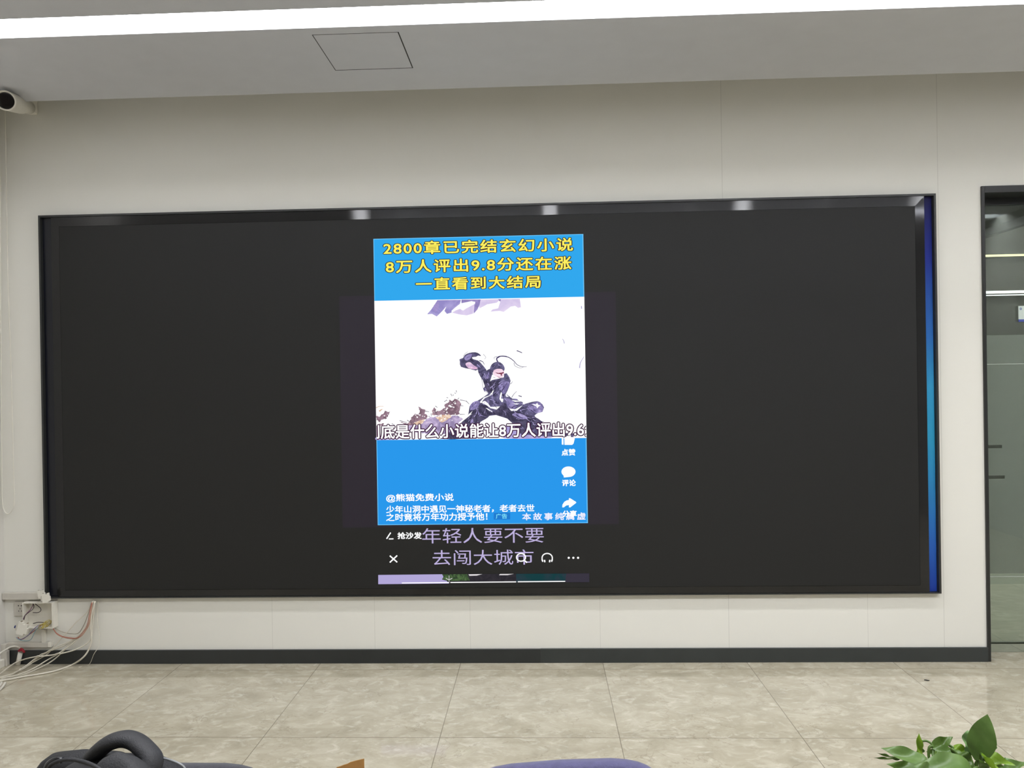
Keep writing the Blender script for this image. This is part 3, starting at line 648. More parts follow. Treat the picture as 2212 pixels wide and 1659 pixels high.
# bead cord loop of a blind
def wp(pts, y0, y1=None):
    n = len(pts); return [at(x, y, -(y0+(y0 if y1 is None else y1-0)*0 if y1 is None else y0+(y1-y0)*i/(n-1))) for i, (x, y) in enumerate(pts)]
cord = [(10,216),(12,300),(17,600),(22,740),(26,870),(29,1000),(31,1075),(28,1098),(18,1110),(9,1103),(5,1080),(4,1000),(3,860),(1,600),(0,420),(-3,216)]
g = MB(); g.tube(spline(wp(cord, .03), 8), .0028, 6)
tag(g.build('blind_cord', M_white_plastic), 'thin white blind cord hanging in a long loop at the left corner', 'cord')

# wall socket
g = MB(); wbox(g, 30, 1300, 51, 1331, .0005, .010)
so = thing('wall_socket', 'white square wall socket half hidden by the open junction box', 'socket', (at(40, 1331, 0).x, 0, at(40, 1331, 0).z))
g.build('plate', M_grey_plastic, so, bevel=.002)
g = MB()
for px, py in ((39.8,1308.5), (46,1308.5)): wbox(g, px-1.1, py-1.1, px+1.1, py+1.1, .009, .0105)
for px, py, s in ((43.2,1315,.9), (40.6,1320,.9), (46,1320,.9)): wbox(g, px-.6, py-1.3, px+.6, py+1.3, .009, .0105)
g.build('socket_slots', M_black, so)

# open junction box
D = .05
a = at(48, 1302, -D); b = at(114, 1358, -D)
jb = thing('junction_box', 'open white junction box full of wires below the display corner', 'junction box', ((a.x+b.x)/2, 0, b.z))
g = MB(); w = .005
g.box((a.x, -D, b.z), (a.x+w, -.001, a.z)); g.box((b.x-w, -D, b.z), (b.x, -.001, a.z))
g.box((a.x+w, -D, a.z-w), (b.x-w, -.001, a.z)); g.box((a.x+w, -D, b.z), (b.x-w, -.001, b.z+w)); g.box((a.x+w, -.006, b.z+w), (b.x-w, -.001, a.z-w))
g.build('box_shell', M_white_plastic, jb)
g = MB(); g.prism([(b.x+.001, -D+.002, b.z+.008), (b.x+.001, -D+.002, a.z-.08), (b.x+.001, -.008, a.z-.06), (b.x+.001, -.008, b.z+.03)], (.002, 0, 0)); g.build('knockout_plate', M_white_plastic, jb)
import numpy as np
def resample(P, step):
    out = [P[0]]; acc = 0.0
    for a, b in zip(P, P[1:]):
        L = (b-a).length; t = step-acc
        while t <= L and L > 0: out.append(a+(b-a)*(t/L)); t += step
        acc = (acc+L) % step
    return out+[P[-1]]
PLACED = []          # centre lines already laid, with their radius
def lay(pts, r):
    """shift a cable forward or up wherever it would run through one already laid"""
    P = resample(spline(pts, 10), .003); A_ = np.array([tuple(p) for p in P]); n = len(A_)
    offs = np.zeros(n)
    for it in range(60):
        moved = False
        B_ = A_.copy(); fl = np.clip((A_[:, 2]-.02)/.16, 0, 1)
        B_[:, 1] -= (.3+.7*fl)*offs; B_[:, 2] += (1-.9*fl)*offs
        for Q_, rq in PLACED:
            d = np.sqrt(((B_[:, None, :]-Q_[None, :, :])**2).sum(-1)).min(1); bad = d < r+rq+.0022
            if bad.any(): offs[bad] += .0016; moved = True
        k = np.ones(41)/41
        sm = np.convolve(np.pad(offs, 20, mode='edge'), k, 'valid'); offs = np.maximum(offs*.999, sm)
        if not moved: break
    PLACED.append((B_, r)); return [Vector(p) for p in B_[::4]]+[Vector(B_[-1])]
# wires in the box
def wire(pts, r, material, label, name='wire', cat='wire', group=None, per=8):
    g = MB(); g.tube(lay(pts, r), r, 6); return tag(g.build(name, material), label, cat, group)
M_red = mat('red_wire', (150,52,48), .4, .4, noise=.1); M_purple = mat('purple_wire', (98,44,84), .4, .4, noise=.1); M_blk = mat('dark_wire', (70,62,58), .5, .4, noise=.1)
M_teal = mat('teal_wire', (120,150,156), .4, .4, noise=.1); M_yel = mat('yellow_wire', (190,172,84), .4, .4, noise=.1); M_org = mat('orange_wire', (188,142,118), .45, .4, noise=.1); M_gry = mat('grey_wire', (170,163,148), .5, .4, noise=.05)
J = lambda pts: [(x/16.592, 1260+y/16.592) for x, y in pts]
def wd_(pts, deps): return [at(x, y, -d) for (x, y), d in zip(pts, deps)]
wire(wd_(J([(1190,730),(1150,840),(1080,960),(960,1080),(870,1190),(835,1300)]), (.025,.03,.04,.06,.066,.07)), .0022, M_purple, 'purple wire running from the junction box top down to the hanging breaker')
wire(wd_(J([(1240,730),(1250,820),(1220,910),(1080,1020),(940,1140),(890,1300)]), (.02,.028,.036,.056,.062,.066)), .0022, M_blk, 'dark wire beside the purple one from box top to hanging breaker')
wire(wd_(J([(1260,740),(1370,820),(1470,920),(1440,1010),(1340,1050),(1180,1050)]), (.02,.03,.035,.035,.03,.02)), .0022, M_blk, 'brown wire looping in the upper half of the junction box')
wire(wd_(J([(1640,1420),(1500,1400),(1350,1400),(1240,1430),(1190,1440)]), (.02,.025,.03,.03,.02)), .0024, M_blk, 'dark grey wire lying across the lower half of the junction box')
wire(wd_(J([(1620,1480),(1480,1500),(1380,1560),(1290,1660),(1050,1830),(820,2000),(700,2010),(640,1930)]), (.02,.035,.05,.056,.06,.066,.07,.072)), .0022, M_red, 'red wire looping from the junction box up under the hanging breaker')
wire(wd_(J([(1620,1450),(1450,1480),(1340,1560),(1200,1700),(1050,1860),(840,1990),(730,1990),(640,1920)]), (.022,.03,.045,.05,.054,.06,.064,.07)), .0021, mat('violet_wire', (104,96,134), .4, .4), 'violet wire beside the red one looping under the hanging breaker')
wire(wd_(J([(1560,1500),(1420,1580),(1300,1780),(1180,2010),(1000,2060),(800,2020),(690,1930)]), (.02,.04,.046,.05,.056,.06,.068)), .0021, M_teal, 'teal wire hanging lowest in a loop below the breaker')
for i in range(7):
    rr = random.Random(50+i); x0, y0 = 1600+rr.uniform(0, 90), 1440+rr.uniform(0, 120)
    pts = J([(x0, y0), (x0+rr.uniform(20, 90), y0-rr.uniform(60, 150)), (1830, 1270+rr.uniform(0, 120)), (1800+rr.uniform(-40, 40), 1400+rr.uniform(0, 60)), (x0+40, 1560)])
    wire(wd_(pts, [rr.uniform(.012, .04) for _ in pts]), .0018, M_yel, 'yellow wire bunched in the lower right of the junction box', group='yellow wires in the junction box')
# circuit breakers
def breaker(cx, cy, dep, ang, s, name, label, lever):
    c = at(cx, cy, -dep); t = thing(name, label, 'circuit breaker', c)
    prof = [(-.030,-.036),(.012,-.036),(.016,-.024),(.030,-.024),(.030,.010),(.024,.012),(.024,.036),(.012,.036),(.010,.026),(-.004,.026),(-.006,.036),(-.030,.036)]
    R = Matrix.Rotation(ang, 3, 'Y')
    def tr(p): return c+R @ (Vector(p)*s)
    def part(poly, y0, y1, nm, mm, bev=.001):
        g = MB(); g.prism([tr((x, y0, z)) for x, z in poly], R @ Vector((0, (y1-y0)*s, 0))); return g.build(nm, mm, t, bevel=bev)
    part(prof, -.009, .009, 'body', M_white_plastic)
    part([(-.040,-.018),(-.030,-.018),(-.030,.016),(-.040,.016)], -.0088, .0088, 'front_step', M_grey_plastic)
    if lever:
        part([(-.050,-.006),(-.040,-.010),(-.040,.008),(-.048,.006)], -.0075, .0075, 'switch_lever', mat('navy_toggle', (34,48,110), .4, .4))
    part([(-.024,.036),(-.016,.036),(-.016,.0385),(-.024,.0385)], -.006, .006, 'terminal', mat('terminal_metal', (150,140,120), .4, .5, metal=.6), 0)
    part([(.014,.036),(.020,.036),(.020,.0385),(.014,.0385)], -.006, .006, 'terminal', mat('terminal_metal', (150,140,120), .4, .5, metal=.6), 0)
    return t
breaker(50, 1358, .080, .30, 1.0, 'circuit_breaker', 'white circuit breaker with dark blue toggle hanging by wires in front of the junction box', True)
breaker(90, 1283.5, .052, -.16, .66, 'circuit_breaker', 'rear one of two white breakers leaning on the display corner', False)
breaker(100, 1291.5, .080, -.12, .74, 'circuit_breaker', 'front one of two white breakers on top of the junction box', False)

# white cables from under the display to the floor
K = lambda pts: [(x/5.53, 1240+y/5.53) for x, y in pts]
CAB = [
    ([(1125,310),(1050,440),(905,580),(790,710),(650,860),(560,960),(390,1058)], [(250,1150),(100,1210),(-120,1262)], .0028, 'uppermost white cable slanting steeply from under the display to the left corner'),
    ([(1135,315),(1080,560),(960,720),(800,840),(620,915),(480,990)], [(330,1090),(200,1180),(0,1262),(-120,1290)], .0036, None),
    ([(1145,320),(1100,540),(980,720),(880,800),(760,920),(620,1040)], [(440,1135),(250,1210),(0,1272),(-130,1290)], .0034, None),
    ([(1130,320),(1070,600),(960,760),(860,860),(700,980),(580,1045)], [(400,1150),(200,1232),(0,1268),(-140,1280)], .0032, None),
    ([(1140,312),(1090,560),(930,760),(720,880),(560,985),(440,1055)], [(300,1145),(150,1215),(0,1250),(-120,1262)], .0026, None),
    ([(1142,316),(1125,560),(1112,740),(1060,830),(900,935),(660,1028),(400,1056)], [(230,1085),(110,1150),(0,1235),(-120,1280)], .0036, 'white cable sweeping almost level across the black skirting in the left corner'),
    ([(1150,315),(1115,560),(1112,780),(1060,920),(985,1010)], [(860,1085),(690,1148),(500,1190),(300,1222),(0,1278),(-150,1300)], .0048, 'thickest white cable bowing outermost from display down onto the floor'),
    ([(1150,312),(1165,560),(1190,760),(1168,880),(1120,960)], [(1060,1085),(940,1110)], .0014, 'thinnest grey white cable hanging furthest right of the bundle'),
]
for ci, (wall, flo, r, lab) in enumerate(CAB):
    n = len(wall); pts = [at(x, y, -(.012+.055*(i/(n-1))**.8)) for i, (x, y) in enumerate(K(wall))]
    pts[0] = pts[0]+Vector(((ci-3.5)*.0035, 0, 0))
    pts += [at_z(x, y, r+.001) for x, y in K(flo)]
    pts = [Vector((max(p.x, XL+.014), min(p.y, -.024), max(p.z, r+.001))) if i else p for i, p in enumerate(pts)]
    g = MB(); g.tube(lay(pts, r), r, 6)
    tag(g.build('cable', M_ivory), lab or 'middle white cable of the bundle running from under the display to the left corner', 'cable', 'white cables hanging from the display')
CWIRES = []
CWIRES.append(([at(x, y, -d) for x, y, d in ((116,1356,.02),(127,1370,.03),(145,1377,.045),(163,1379,.05),(178,1374,.05),(190,1360,.045),(198,1345,.04),(203,1315,.03),(206,1299,.015))], .0026, M_org, 'orange wire sagging from the junction box to under the display'))
CWIRES.append(([at(x, y, -d) for x, y, d in ((116,1356,.028),(124,1366,.035),(140,1374,.05),(160,1377,.055),(172,1376,.055),(186,1362,.05),(195,1347,.045),(202,1318,.03),(206,1299,.02))], .0018, mat('pale_red_wire', (172,100,88), .45, .4, noise=.08), 'red wire running along the orange one from junction box to display'))
CWIRES.append(([at(x, y, -d) for x, y, d in ((117,1356,.012),(135,1365,.02),(155,1369,.03),(170,1367,.03),(182,1350,.03),(192,1327,.025),(203,1299,.015))], .0026, M_gry, 'grey wire sagging above the orange one from junction box to display'))
for pts, r, mm, lab in CWIRES:
    g = MB(); g.tube(lay(pts, r), r, 6); tag(g.build('cable', mm), lab, 'cable')
# white pipe stub, red tie, arched cable
a = at(37.5, 1434, -.03); b = at(44.5, 1405, -.025)
g = MB(); g.tube([at(38.5, 1433, -.028)-Vector((0, 0, 0)), b], .0125, 14); lowest = min(v.z for v in g.v)
g.v = [v-Vector((0, 0, lowest)) for v in g.v]
tag(g.build('conduit_stub', M_white_plastic), 'short upright white conduit against the black skirting in the left corner', 'conduit')
g = MB(); g.tube(spline([at(41.5, 1405.5, -.03), at(46, 1402, -.045), at(52, 1408, -.042), at(49, 1405, -.028)], 5), .0065, 8)
g.tube([at(40, 1406, -.045), at(50, 1403.5, -.045)], .006, 8)
tag(g.build('red_tape', mat('red_tape', (150,30,44), .5, .4, noise=.1)), 'scrap of red tape wound round the white conduit top', 'tape')
wire([at(x, y, -d) for x, y, d in ((43.5,1404,.03),(41,1399,.05),(33,1396.5,.09),(22,1398,.14),(10,1405,.22),(0,1411.5,.30),(-14,1424,.40))], .005, M_white_plastic, 'white cable arching left out of the red taped conduit', 'cable', 'cable')
# trunking at the foot of the left wall
g = MB(); q = at(9, 1434, -.03); g.box((XL+.001, -.045, 0), (XL+.034, -.016, .085)); g.box((XL+.001, -.043, .085), (XL+.028, -.016, .125))
tag(g.build('corner_junction', M_grey_plastic, bevel=.003), 'upright white trunking piece at the foot of the left wall corner', 'trunking')
g = MB(); g.box((XL+.001, -1.4, 0), (XL+.026, -.047, .044)); tag(g.build('floor_trunking', M_white_plastic, bevel=.003), 'low white trunking along the foot of the left wall', 'trunking')
for i, off in enumerate(((0, 0), (-6, 5))):
    pts = [at_z(11+off[0], 1475+off[1], .008), at_z(8+off[0], 1480+off[1], .0085), at_z(2+off[0], 1487+off[1], .008), at_z(-12+off[0], 1499+off[1], .008)]
    wire([Vector((max(p.x, XL+.01), p.y, p.z)) for p in pts], .007, M_white_plastic, ('bright white cable end on the floor at the left edge, nearer the wall', 'bright white cable end on the floor at the left edge, further from the wall')[i], 'cable_end', 'cable')

# security camera under the ceiling
c0 = at(62, 232, -.05); c1 = at(11, 217, -.45)
cctv = thing('security_camera', 'white bullet security camera under the ceiling in the left corner', 'security camera', (c0.x, 0, c0.z))
bx0 = at(46, 247, -.10); bx1 = at(78, 246, -.02)
g = MB(); g.box((bx0.x-.02, -.10, bx1.z), (bx1.x, -.0005, bx1.z+.12)); g.build('mounting_base', M_white_plastic, cctv, bevel=.008)
ax = (c1-c0).normalized(); ln = (c1-c0).length
def alongc(r_list, n=32):
    u = (Vector((0, 0, 1))-ax*ax.z).normalized(); v = ax.cross(u); g = MB(); vs = []
    for t, r in r_list: vs += [c0+ax*ln*t+u*r*math.cos(2*math.pi*j/n)+v*r*math.sin(2*math.pi*j/n) for j in range(n)]
    k = len(r_list)
    return g.add(vs, [[i*n+j, i*n+(j+1) % n, (i+1)*n+(j+1) % n, (i+1)*n+j] for i in range(k-1) for j in range(n)]+[list(range(n))[::-1], [(k-1)*n+j for j in range(n)]], True)
alongc([(.02,.036),(.30,.040),(.36,.046),(.45,.048),(.90,.049),(.985,.051),(1.0,.050),(1.0,.043),(.97,.042)]).build('camera_body', M_white_plastic, cctv)
alongc([(.955,.0415),(.972,.0415),(.974,.037)]).build('lens_glass', mat('dark_lens', (30,27,25), .12, .5, noise=.1), cctv)

# small dark scrap on the floor
p = at_z(2002, 1469, .003)
g = MB(); g.prism([(p.x-.012, p.y+.004, .001), (p.x-.004, p.y+.007, .001), (p.x+.012, p.y-.004, .001), (p.x+.004, p.y-.006, .001)], (0, 0, .003))
tag(g.build('floor_scrap', M_black), 'tiny dark scrap lying on the tiles below the right end of the display', 'scrap')

# ------------------------------------------------------------------ foreground: chairs, backpack, carton, plant
def slab(g, c, ux, uz, w, h, t, ex=4.5, bend=0.0, n=40, rings=((-.5,.90),(-.42,.965),(-.25,1.0),(.25,1.0),(.42,.965),(.5,.90)), dome=0.0):
    """rounded cushion-like slab: centre c, width axis ux, height axis uz, curved by bend"""
    ux = Vector(ux).normalized(); uz = Vector(uz).normalized(); un = ux.cross(uz)
    vs = []
    def pt(x, z, y): return Vector(c)+ux*x+uz*z+un*(y+bend*(x/(w/2))**2)
    for yy, sc in rings:
        for i in range(n):
            a = 2*math.pi*i/n; ca, sa = math.cos(a), math.sin(a)
            x = w/2*sc*math.copysign(abs(ca)**(2/ex), ca); z = h/2*sc*math.copysign(abs(sa)**(2/ex), sa)
            vs.append(pt(x, z, yy*t))
    k = len(rings); fs = [[i*n+j, i*n+(j+1) % n, (i+1)*n+(j+1) % n, (i+1)*n+j] for i in range(k-1) for j in range(n)]
    # grid-like caps: concentric
    for side in (0, k-1):
        base = side*n; prev = [base+j for j in range(n)]; yy, sc = rings[side]
        for s2 in (.66, .33):
            cur = []
            for i in range(n):
                a = 2*math.pi*i/n; ca, sa = math.cos(a), math.sin(a)
                x = w/2*sc*s2*math.copysign(abs(ca)**(2/ex), ca); z = h/2*sc*s2*math.copysign(abs(sa)**(2/ex), sa)
                cur.append(len(vs)); vs.append(pt(x, z, yy*t*(1+dome*(1-s2))))
            fs += [[prev[j], prev[(j+1) % n], cur[(j+1) % n], cur[j]] for j in range(n)]; prev = cur
        cidx = len(vs); vs.append(pt(0, 0, yy*t*(1+dome))); fs += [[prev[j], prev[(j+1) % n], cidx] for j in range(n)]
    g.add(vs, fs, True); return g
M_chairA = mat('charcoal_chair_fabric', (42,42,49), .75, .3, noise=.12, nscale=90, bump=.3, bscale=400, sheen=.2)
M_chairB = mat('indigo_chair_fabric', (66,64,96), .70, .3, noise=.12, nscale=60, bump=.3, bscale=400, sheen=.2)
M_leg = mat('black_steel_leg', (30,30,32), .35, .5, metal=.7, noise=.05)
def chair(cx, cy, top, yaw, roll, fabric, label):
    """padded visitor chair, backrest nearest the wall side, seat towards the camera"""
    t = thing('padded_chair', label, 'chair', (cx, cy, 0), 'padded chairs along the foreground')
    f = Vector((math.sin(yaw), -math.cos(yaw), 0)); s = Vector((math.cos(yaw), math.sin(yaw), 0)); up = Vector((0, 0, 1))
    upb = (up-f*.16-s*roll).normalized(); sb = (s+up*roll).normalized(); base = Vector((cx, cy, 0))
    hb = .40; bc = base+up*(top-hb/2*upb.z-.001)
    g = MB(); slab(g, bc, sb, upb, .47, hb, .055, 5.0, .025); g.build('backrest', fabric, t)
    sc = base+f*.25+up*.44
    g = MB(); slab(g, sc, s, f, .47, .45, .06, 5.0, 0.0); g.build('seat', fabric, t)
    for sx in (-1, 1):
        for q in ((.42, 1), (.08, -1)):
            foot = base+s*sx*.21+f*(q[0]+.03*q[1])+up*.0; topp = base+s*sx*.19+f*q[0]+up*.425
            g = MB(); g.tube([foot, topp], .011, 10); g.build('leg', M_leg, t)
        g = MB(); g.tube(spline([base+s*sx*.19+f*.10+up*.42, base+s*sx*.19+f*.03+up*.50, base+s*sx*.19+f*.02+up*.62], 4), .010, 10); g.build('back_bracket', M_leg, t)
    return t
cA = at(362, 1648, -2.66)
chair(cA.x, -2.66, at(470, 1667, -2.66).z, .05, .0, M_chairA, 'dark grey padded chair behind the black backpack')
cB = at(1226, 1648, -2.62)
chair(cB.x, -2.62, at(1226, 1660, -2.62).z, -.06, .088, M_chairB, 'indigo padded chair with a sloping back, right of the cardboard carton')

# backpack standing on the seat of the first chair
M_bag = mat('black_nylon', (25,25,27), .62, .4, noise=.12, nscale=50, bump=.35, bscale=350)
M_bag2 = mat('charcoal_nylon', (36,36,38), .66, .4, noise=.1, nscale=60, bump=.3, bscale=350)
M_zip = mat('grey_piping', (120,122,122), .4, .5, noise=.05)
BY = -2.83
bc = at(250, 1690, BY)
bag = thing('backpack', 'black backpack with a raised top handle standing on the dark grey chair', 'backpack', (bc.x, BY, .47))
def px(x, y, dy=0.0): return at(x, y, BY+dy)
def loft(rings, n=36, ex=3.0):
    """rings: (centre, half width, half depth)"""
    g = MB(); vs = []
    for c, hw, hd in rings:
        for i in range(n):
            a = 2*math.pi*i/n; ca, sa = math.cos(a), math.sin(a)
            vs.append(Vector(c)+Vector((hw*math.copysign(abs(ca)**(2/ex), ca), hd*math.copysign(abs(sa)**(2/ex), sa), 0)))
    k = len(rings); fs = [[i*n+j, i*n+(j+1) % n, (i+1)*n+(j+1) % n, (i+1)*n+j] for i in range(k-1) for j in range(n)]
    fs += [list(range(n))[::-1], [(k-1)*n+j for j in range(n)]]
    g.add(vs, fs, True); return g
zt = px(250, 1637).z; xc = px(252, 1650).x
def dome(z0, ztop, hw, hd, xc, yc, lean=0.0, steps=9, sq=2.6):
    r = [(Vector((xc, yc, z0)), hw*.94, hd*.95), (Vector((xc, yc, z0+.03)), hw, hd), (Vector((xc, yc, z0+(ztop-z0)*.55)), hw*1.02, hd)]
    zs = z0+(ztop-z0)*.72
    for i in range(steps+1):
        t = i/steps; f = (1-t**sq)**(1/sq)
        r.append((Vector((xc+lean*t, yc, zs+(ztop-zs)*t)), hw*1.02*max(f, .05), hd*max(f, .05)))
    return r
loft(dome(.472, zt, .142, .075, xc, BY, .0)).build('main_compartment', M_bag, bag)
zf = px(250, 1645, -.07).z
loft(dome(.474, px(260, 1625, -.06).z, .085, .045, px(268, 1650, -.06).x, BY-.06, -.012, sq=1.7)).build('front_pocket', M_bag2, bag)
loft(dome(.474, px(180, 1619, .07).z, .125, .035, px(215, 1630, .07).x, BY+.07, -.03)).build('back_panel', M_bag, bag)
hp = [px(196,1640,.02), px(214,1622,.01), px(238,1604,0), px(268,1596,0), px(292,1602,0), px(312,1618,-.01), px(328,1640,-.02), px(322,1664,-.03)]
g = MB(); hs = spline(hp, 8); g.tube(hs, [(.0140+.004*(i/len(hs)), .024) for i in range(len(hs))], 14); g.build('carry_handle', M_bag2, bag)
g = MB(); g.tube(spline([px(103,1668,-.06), px(110,1652,-.06), px(140,1641,-.065), px(175,1644,-.075), px(205,1655,-.09), px(222,1668,-.10)], 8), .0035, 8); g.build('piping', M_bag2, bag)
g = MB(); g.tube(spline([px(345,1637,.0), px(362,1640,-.01), px(384,1648,-.02), px(397,1657,-.02), px(402,1668,-.02)], 8), .0022, 8); g.build('zip', M_zip, bag)
g = MB(); g.tube(spline([px(99,1664,-.03), px(104,1652,-.03), px(114,1644,-.03), px(126,1641,-.03), px(134,1642,-.03)], 6), .006, 8); g.build('buckle', mat('glossy_buckle', (24,24,26), .15, .5, noise=.1), bag)

# cardboard carton with an open flap
M_card = mat('brown_cardboard', (158,118,68), .8, .2, noise=.08, nscale=25)
fy = -1.62
ta = at(787, 1638, fy); tb = at(727, 1657, fy)
ch = ta.z-.17; cxr = ta.x
ct = thing('cardboard_carton', 'brown cardboard carton with one raised torn flap standing between the chairs', 'carton', (cxr-.18, fy-.14, 0))
g = MB(); w = .005; x0, x1, y0, y1 = cxr-.36, cxr, fy-.28, fy
g.box((x0, y0, 0), (x1, y1, w)); g.box((x0, y0, w), (x0+w, y1, ch)); g.box((x1-w, y0, w), (x1, y1, ch)); g.box((x0+w, y0, w), (x1-w, y0+w, ch)); g.box((x0+w, y1-w, w), (x1-w, y1, ch))
g.build('box_body', M_card, ct)
flp = [(787,1638),(776,1640.5),(766,1643),(757,1645.5),(751,1649),(744,1651),(736,1654),(728,1656.5),(724,1662)]
P = [at(x, y, fy) for x, y in flp]; P = [Vector((p.x, fy-.001, p.z)) for p in P]+[Vector((x0+.02, fy-.001, ch+.02)), Vector((x0+.02, fy-.001, ch-.002)), Vector((x1, fy-.001, ch-.002))]
g = MB(); g.prism(P, (0, -.004, 0)); g.build('raised_flap', M_card, ct)
g = MB(); g.prism([(x0, y0, ch), (x1, y0, ch), (x1, y0-.1, ch-.06), (x0, y0-.1, ch-.06)], (0, 0, .004)); g.build('front_flap', M_card, ct)

# potted pothos
def leaf_material(name, c1, c2, rough=.35):
    M = bpy.data.materials.new(name); M.use_nodes = True
    nt = M.node_tree; b = nt.nodes['Principled BSDF']; N = nt.nodes.new; L = nt.links.new
    tc = N('ShaderNodeTexCoord'); n = N('ShaderNodeTexNoise'); n.inputs['Scale'].default_value = 22; n.inputs['Detail'].default_value = 4
    r = N('ShaderNodeValToRGB'); r.color_ramp.elements[0].color = (*lin(c1), 1); r.color_ramp.elements[1].color = (*lin(c2), 1)
    r.color_ramp.elements[0].position = .3; r.color_ramp.elements[1].position = .7
    L(tc.outputs['Object'], n.inputs['Vector']); L(n.outputs['Fac'], r.inputs['Fac']); L(r.outputs[0], b.inputs['Base Color'])
    b.inputs['Roughness'].default_value = rough; b.inputs['Specular IOR Level'].default_value = .32
    tl = N('ShaderNodeBsdfTranslucent'); L(r.outputs[0], tl.inputs[0])
    mx = N('ShaderNodeMixShader'); mx.inputs[0].default_value = .28; out = nt.nodes['Material Output']
    L(b.outputs[0], mx.inputs[1]); L(tl.outputs[0], mx.inputs[2]); L(mx.outputs[0], out.inputs[0])
    return M
LF = [leaf_material('leaf_green', (70,96,42), (92,116,62)), leaf_material('leaf_bright', (88,120,24), (110,138,40)), leaf_material('leaf_deep', (58,82,28), (80,104,46)), leaf_material('leaf_pale', (92,124,72), (112,142,90))]
PY = -2.80
pc = at(2085, 1659, PY)
plant = thing('potted_plant', 'leafy green potted plant with pointed leaves at the lower right', 'plant', (pc.x, PY, 0))
g = MB(); prf = [(0,.13),(.02,.135),(.55,.165),(.60,.17),(.62,.17),(.62,.155),(.58,.15)]
vs = []; n = 32
for z, r in prf:
    vs += [(pc.x+r*math.cos(2*math.pi*i/n), PY+r*math.sin(2*math.pi*i/n), z) for i in range(n)]
g.add(vs, [[i*n+j, i*n+(j+1) % n, (i+1)*n+(j+1) % n, (i+1)*n+j] for i in range(len(prf)-1) for j in range(n)]+[list(range(n))[::-1]], True)
g.build('planter', mat('white_ceramic_planter', (224,222,216), .3, .5, noise=.02), plant)
g = MB(); g.add([(pc.x+.152*math.cos(2*math.pi*i/n), PY+.152*math.sin(2*math.pi*i/n), .585) for i in range(n)], [list(range(n))]); g.build('soil', mat('dark_soil', (58,46,36), .95, .1, noise=.3, nscale=60, bump=.8), plant)
SOIL = Vector((pc.x, PY, .585))
def leaf(base, tip, hw, m_i, up=(0, -.6, .8), fold=.25, droop=.12, stem=True, shape=0, sroot=None):
    b, t = Vector(base), Vector(tip); ax = t-b; L = ax.length; ax.normalize()
    u = Vector(up); nrm = (u-ax*u.dot(ax)).normalized(); sd = ax.cross(nrm)
    nl, nw = 14, 6; vs = []
    for i in range(nl+1):
        s = i/nl
        if shape == 0: wdt = (math.sin(math.pi*min(1, s**.62)))**.85*(1-.25*s)
        elif shape == 2: wdt = math.sin(math.pi*min(1, .06+.94*s**.92))**.9
        elif shape == 3: wdt = (1-s)**.75
        else: wdt = math.sin(math.pi*(.02+.96*s**.8))**.6
        if i == nl: wdt = .01
        ctr = b+ax*L*s+nrm*(droop*L*(4*s*(1-s))*.5)
        for j in range(nw+1):
            v = -1+2*j/nw
            vs.append(ctr+sd*hw*wdt*v+nrm*hw*wdt*fold*abs(v)+nrm*.006*math.sin(s*9+v*2)*wdt)
    fs = [[i*(nw+1)+j, i*(nw+1)+j+1, (i+1)*(nw+1)+j+1, (i+1)*(nw+1)+j] for i in range(nl) for j in range(nw)]
    g = MB(); g.add(vs, fs, True); o = g.build('leaf', LF[m_i], plant)
    if stem:
        r0 = sroot or SOIL+Vector((random.uniform(-.08, .08), random.uniform(-.08, .08), -.002))
        mid = (r0+b)/2+Vector((0, 0, .06))
        g = MB(); g.tube(spline([r0, mid, b-ax*.01, b+ax*.004], 6), .0028, 6); g.build('stem', LF[2], plant)
    return o
Q = lambda x, y, d=0.0: at(1880+x/6.66, 1520+y/6.66, PY+d)
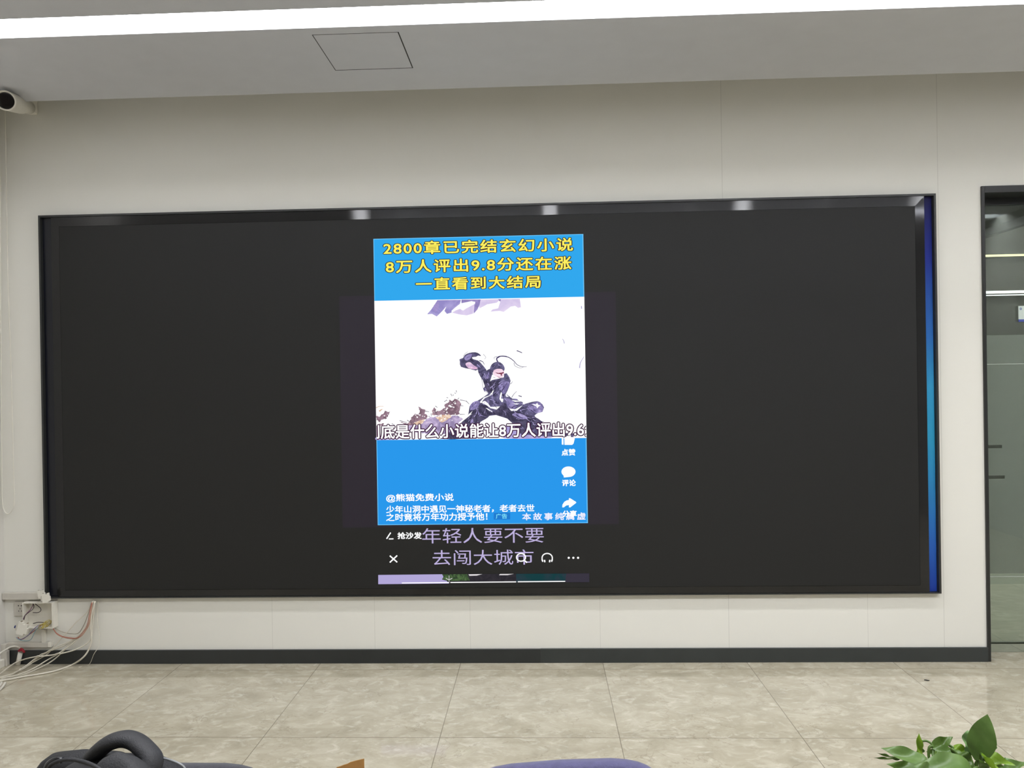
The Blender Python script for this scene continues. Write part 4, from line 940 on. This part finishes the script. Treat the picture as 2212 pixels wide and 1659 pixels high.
LV = [  # base, tip (crop pixels), depth base/tip, half width px, colour, facing
    ((1545,830), (1685,152), -.02, -.03, 176, 0, (-.55,-.85,.1), .12, .04, 2),
    ((1440,720), (1400,382), .02, .03, 108, 3, (.2,-.95,.1), .08, .02, 1),
    ((1715,740), (1765,522), .05, .06, 60, 3, (.3,-.9,.1), .1, .02, 1),
    ((680,800), (700,420), .03, .04, 105, 1, (.3,-.9,.1), .3, .02, 3),
    ((900,640), (1190,478), .03, .04, 92, 2, (.1,-.6,.6), .35, .10, 0),
    ((850,900), (152,640), -.02, .0, 150, 0, (.1,-.55,.8), .25, .10, 0),
    ((1330,760), (860,640), .0, .03, 90, 0, (.1,-.5,.85), .3, .12, 0),
    ((1480,960), (640,930), -.06, -.08, 190, 0, (.0,-.5,.85), .2, .30, 0),
    ((1640,800), (2090,890), .0, -.04, 110, 1, (.3,-.7,.6), .3, .05, 0),
    ((1620,790), (1860,1010), -.04, -.10, 130, 1, (.3,-.85,.3), .25, .05, 0),
    ((1180,640), (1480,720), .05, .04, 75, 1, (-.1,-.7,.6), .3, .10, 0),
    ((1250,740), (1480,930), -.01, -.03, 130, 2, (-.1,-.8,.4), .3, .05, 0),
    ((1900,960), (2330,850), .0, -.02, 90, 0, (.1,-.5,.85), .3, .08, 0),
    ((700,960), (230,870), -.04, -.06, 90, 2, (.0,-.7,.6), .3, .05, 0),
    ((420,800), (40,780), .03, .05, 14, 2, (.0,-.6,.7), .3, .02, 0),
    ((420,800), (95,712), .04, .06, 16, 2, (.0,-.6,.7), .3, .02, 0),
    ((1010,720), (800,690), .06, .07, 55, 2, (.3,-.7,.5), .3, .05, 0),
    ((760,820), (730,600), .05, .05, 40, 0, (.7,-.6,.2), .2, .02, 0),
    ((2010,880), (1930,790), .06, .08, 60, 3, (.2,-.7,.6), .2, .05, 1),
    ((1000,1060), (620,900), -.09, -.10, 140, 0, (.0,-.6,.8), .25, .12, 0),
    ((1300,1060), (1180,800), -.02, -.04, 150, 2, (.0,-.8,.5), .25, .08, 0),
    ((1700,1080), (1560,800), -.05, -.06, 110, 2, (.2,-.9,.3), .25, .06, 0),
    ((1880,1050), (1780,820), .02, .02, 110, 2, (.2,-.9,.3), .25, .06, 0),
    ((640,1000), (480,800), .03, .05, 130, 2, (.0,-.8,.5), .25, .06, 0),
]
for (b, t, db, dt, hw, ci, up, fold, droop, shp) in LV:
    leaf(Q(*b, db), Q(*t, dt), hw/6.66/FPX*(PY-EYE.y), ci, up, fold, droop, True, shp)
g = MB(); g.tube(spline([Q(720,545,.04), Q(800,535,.04), Q(870,570,.035), Q(905,640,.03), Q(900,760,.02)], 6), .0024, 6); g.build('stem', LF[0], plant)
for i in range(22):      # fuller lower growth
    rr = random.Random(200+i); a = rr.uniform(0, 2*math.pi); rad = rr.uniform(.04, .15); z = rr.uniform(.62, .74)
    b = Vector((pc.x+rad*math.cos(a), PY+rad*math.sin(a), z)); t = b+Vector((math.cos(a)*.09, math.sin(a)*.09, rr.uniform(-.05, .02)))
    leaf(b, t, .034, rr.choice((0, 0, 1, 2)), (0, 0, 1), .25, .15)
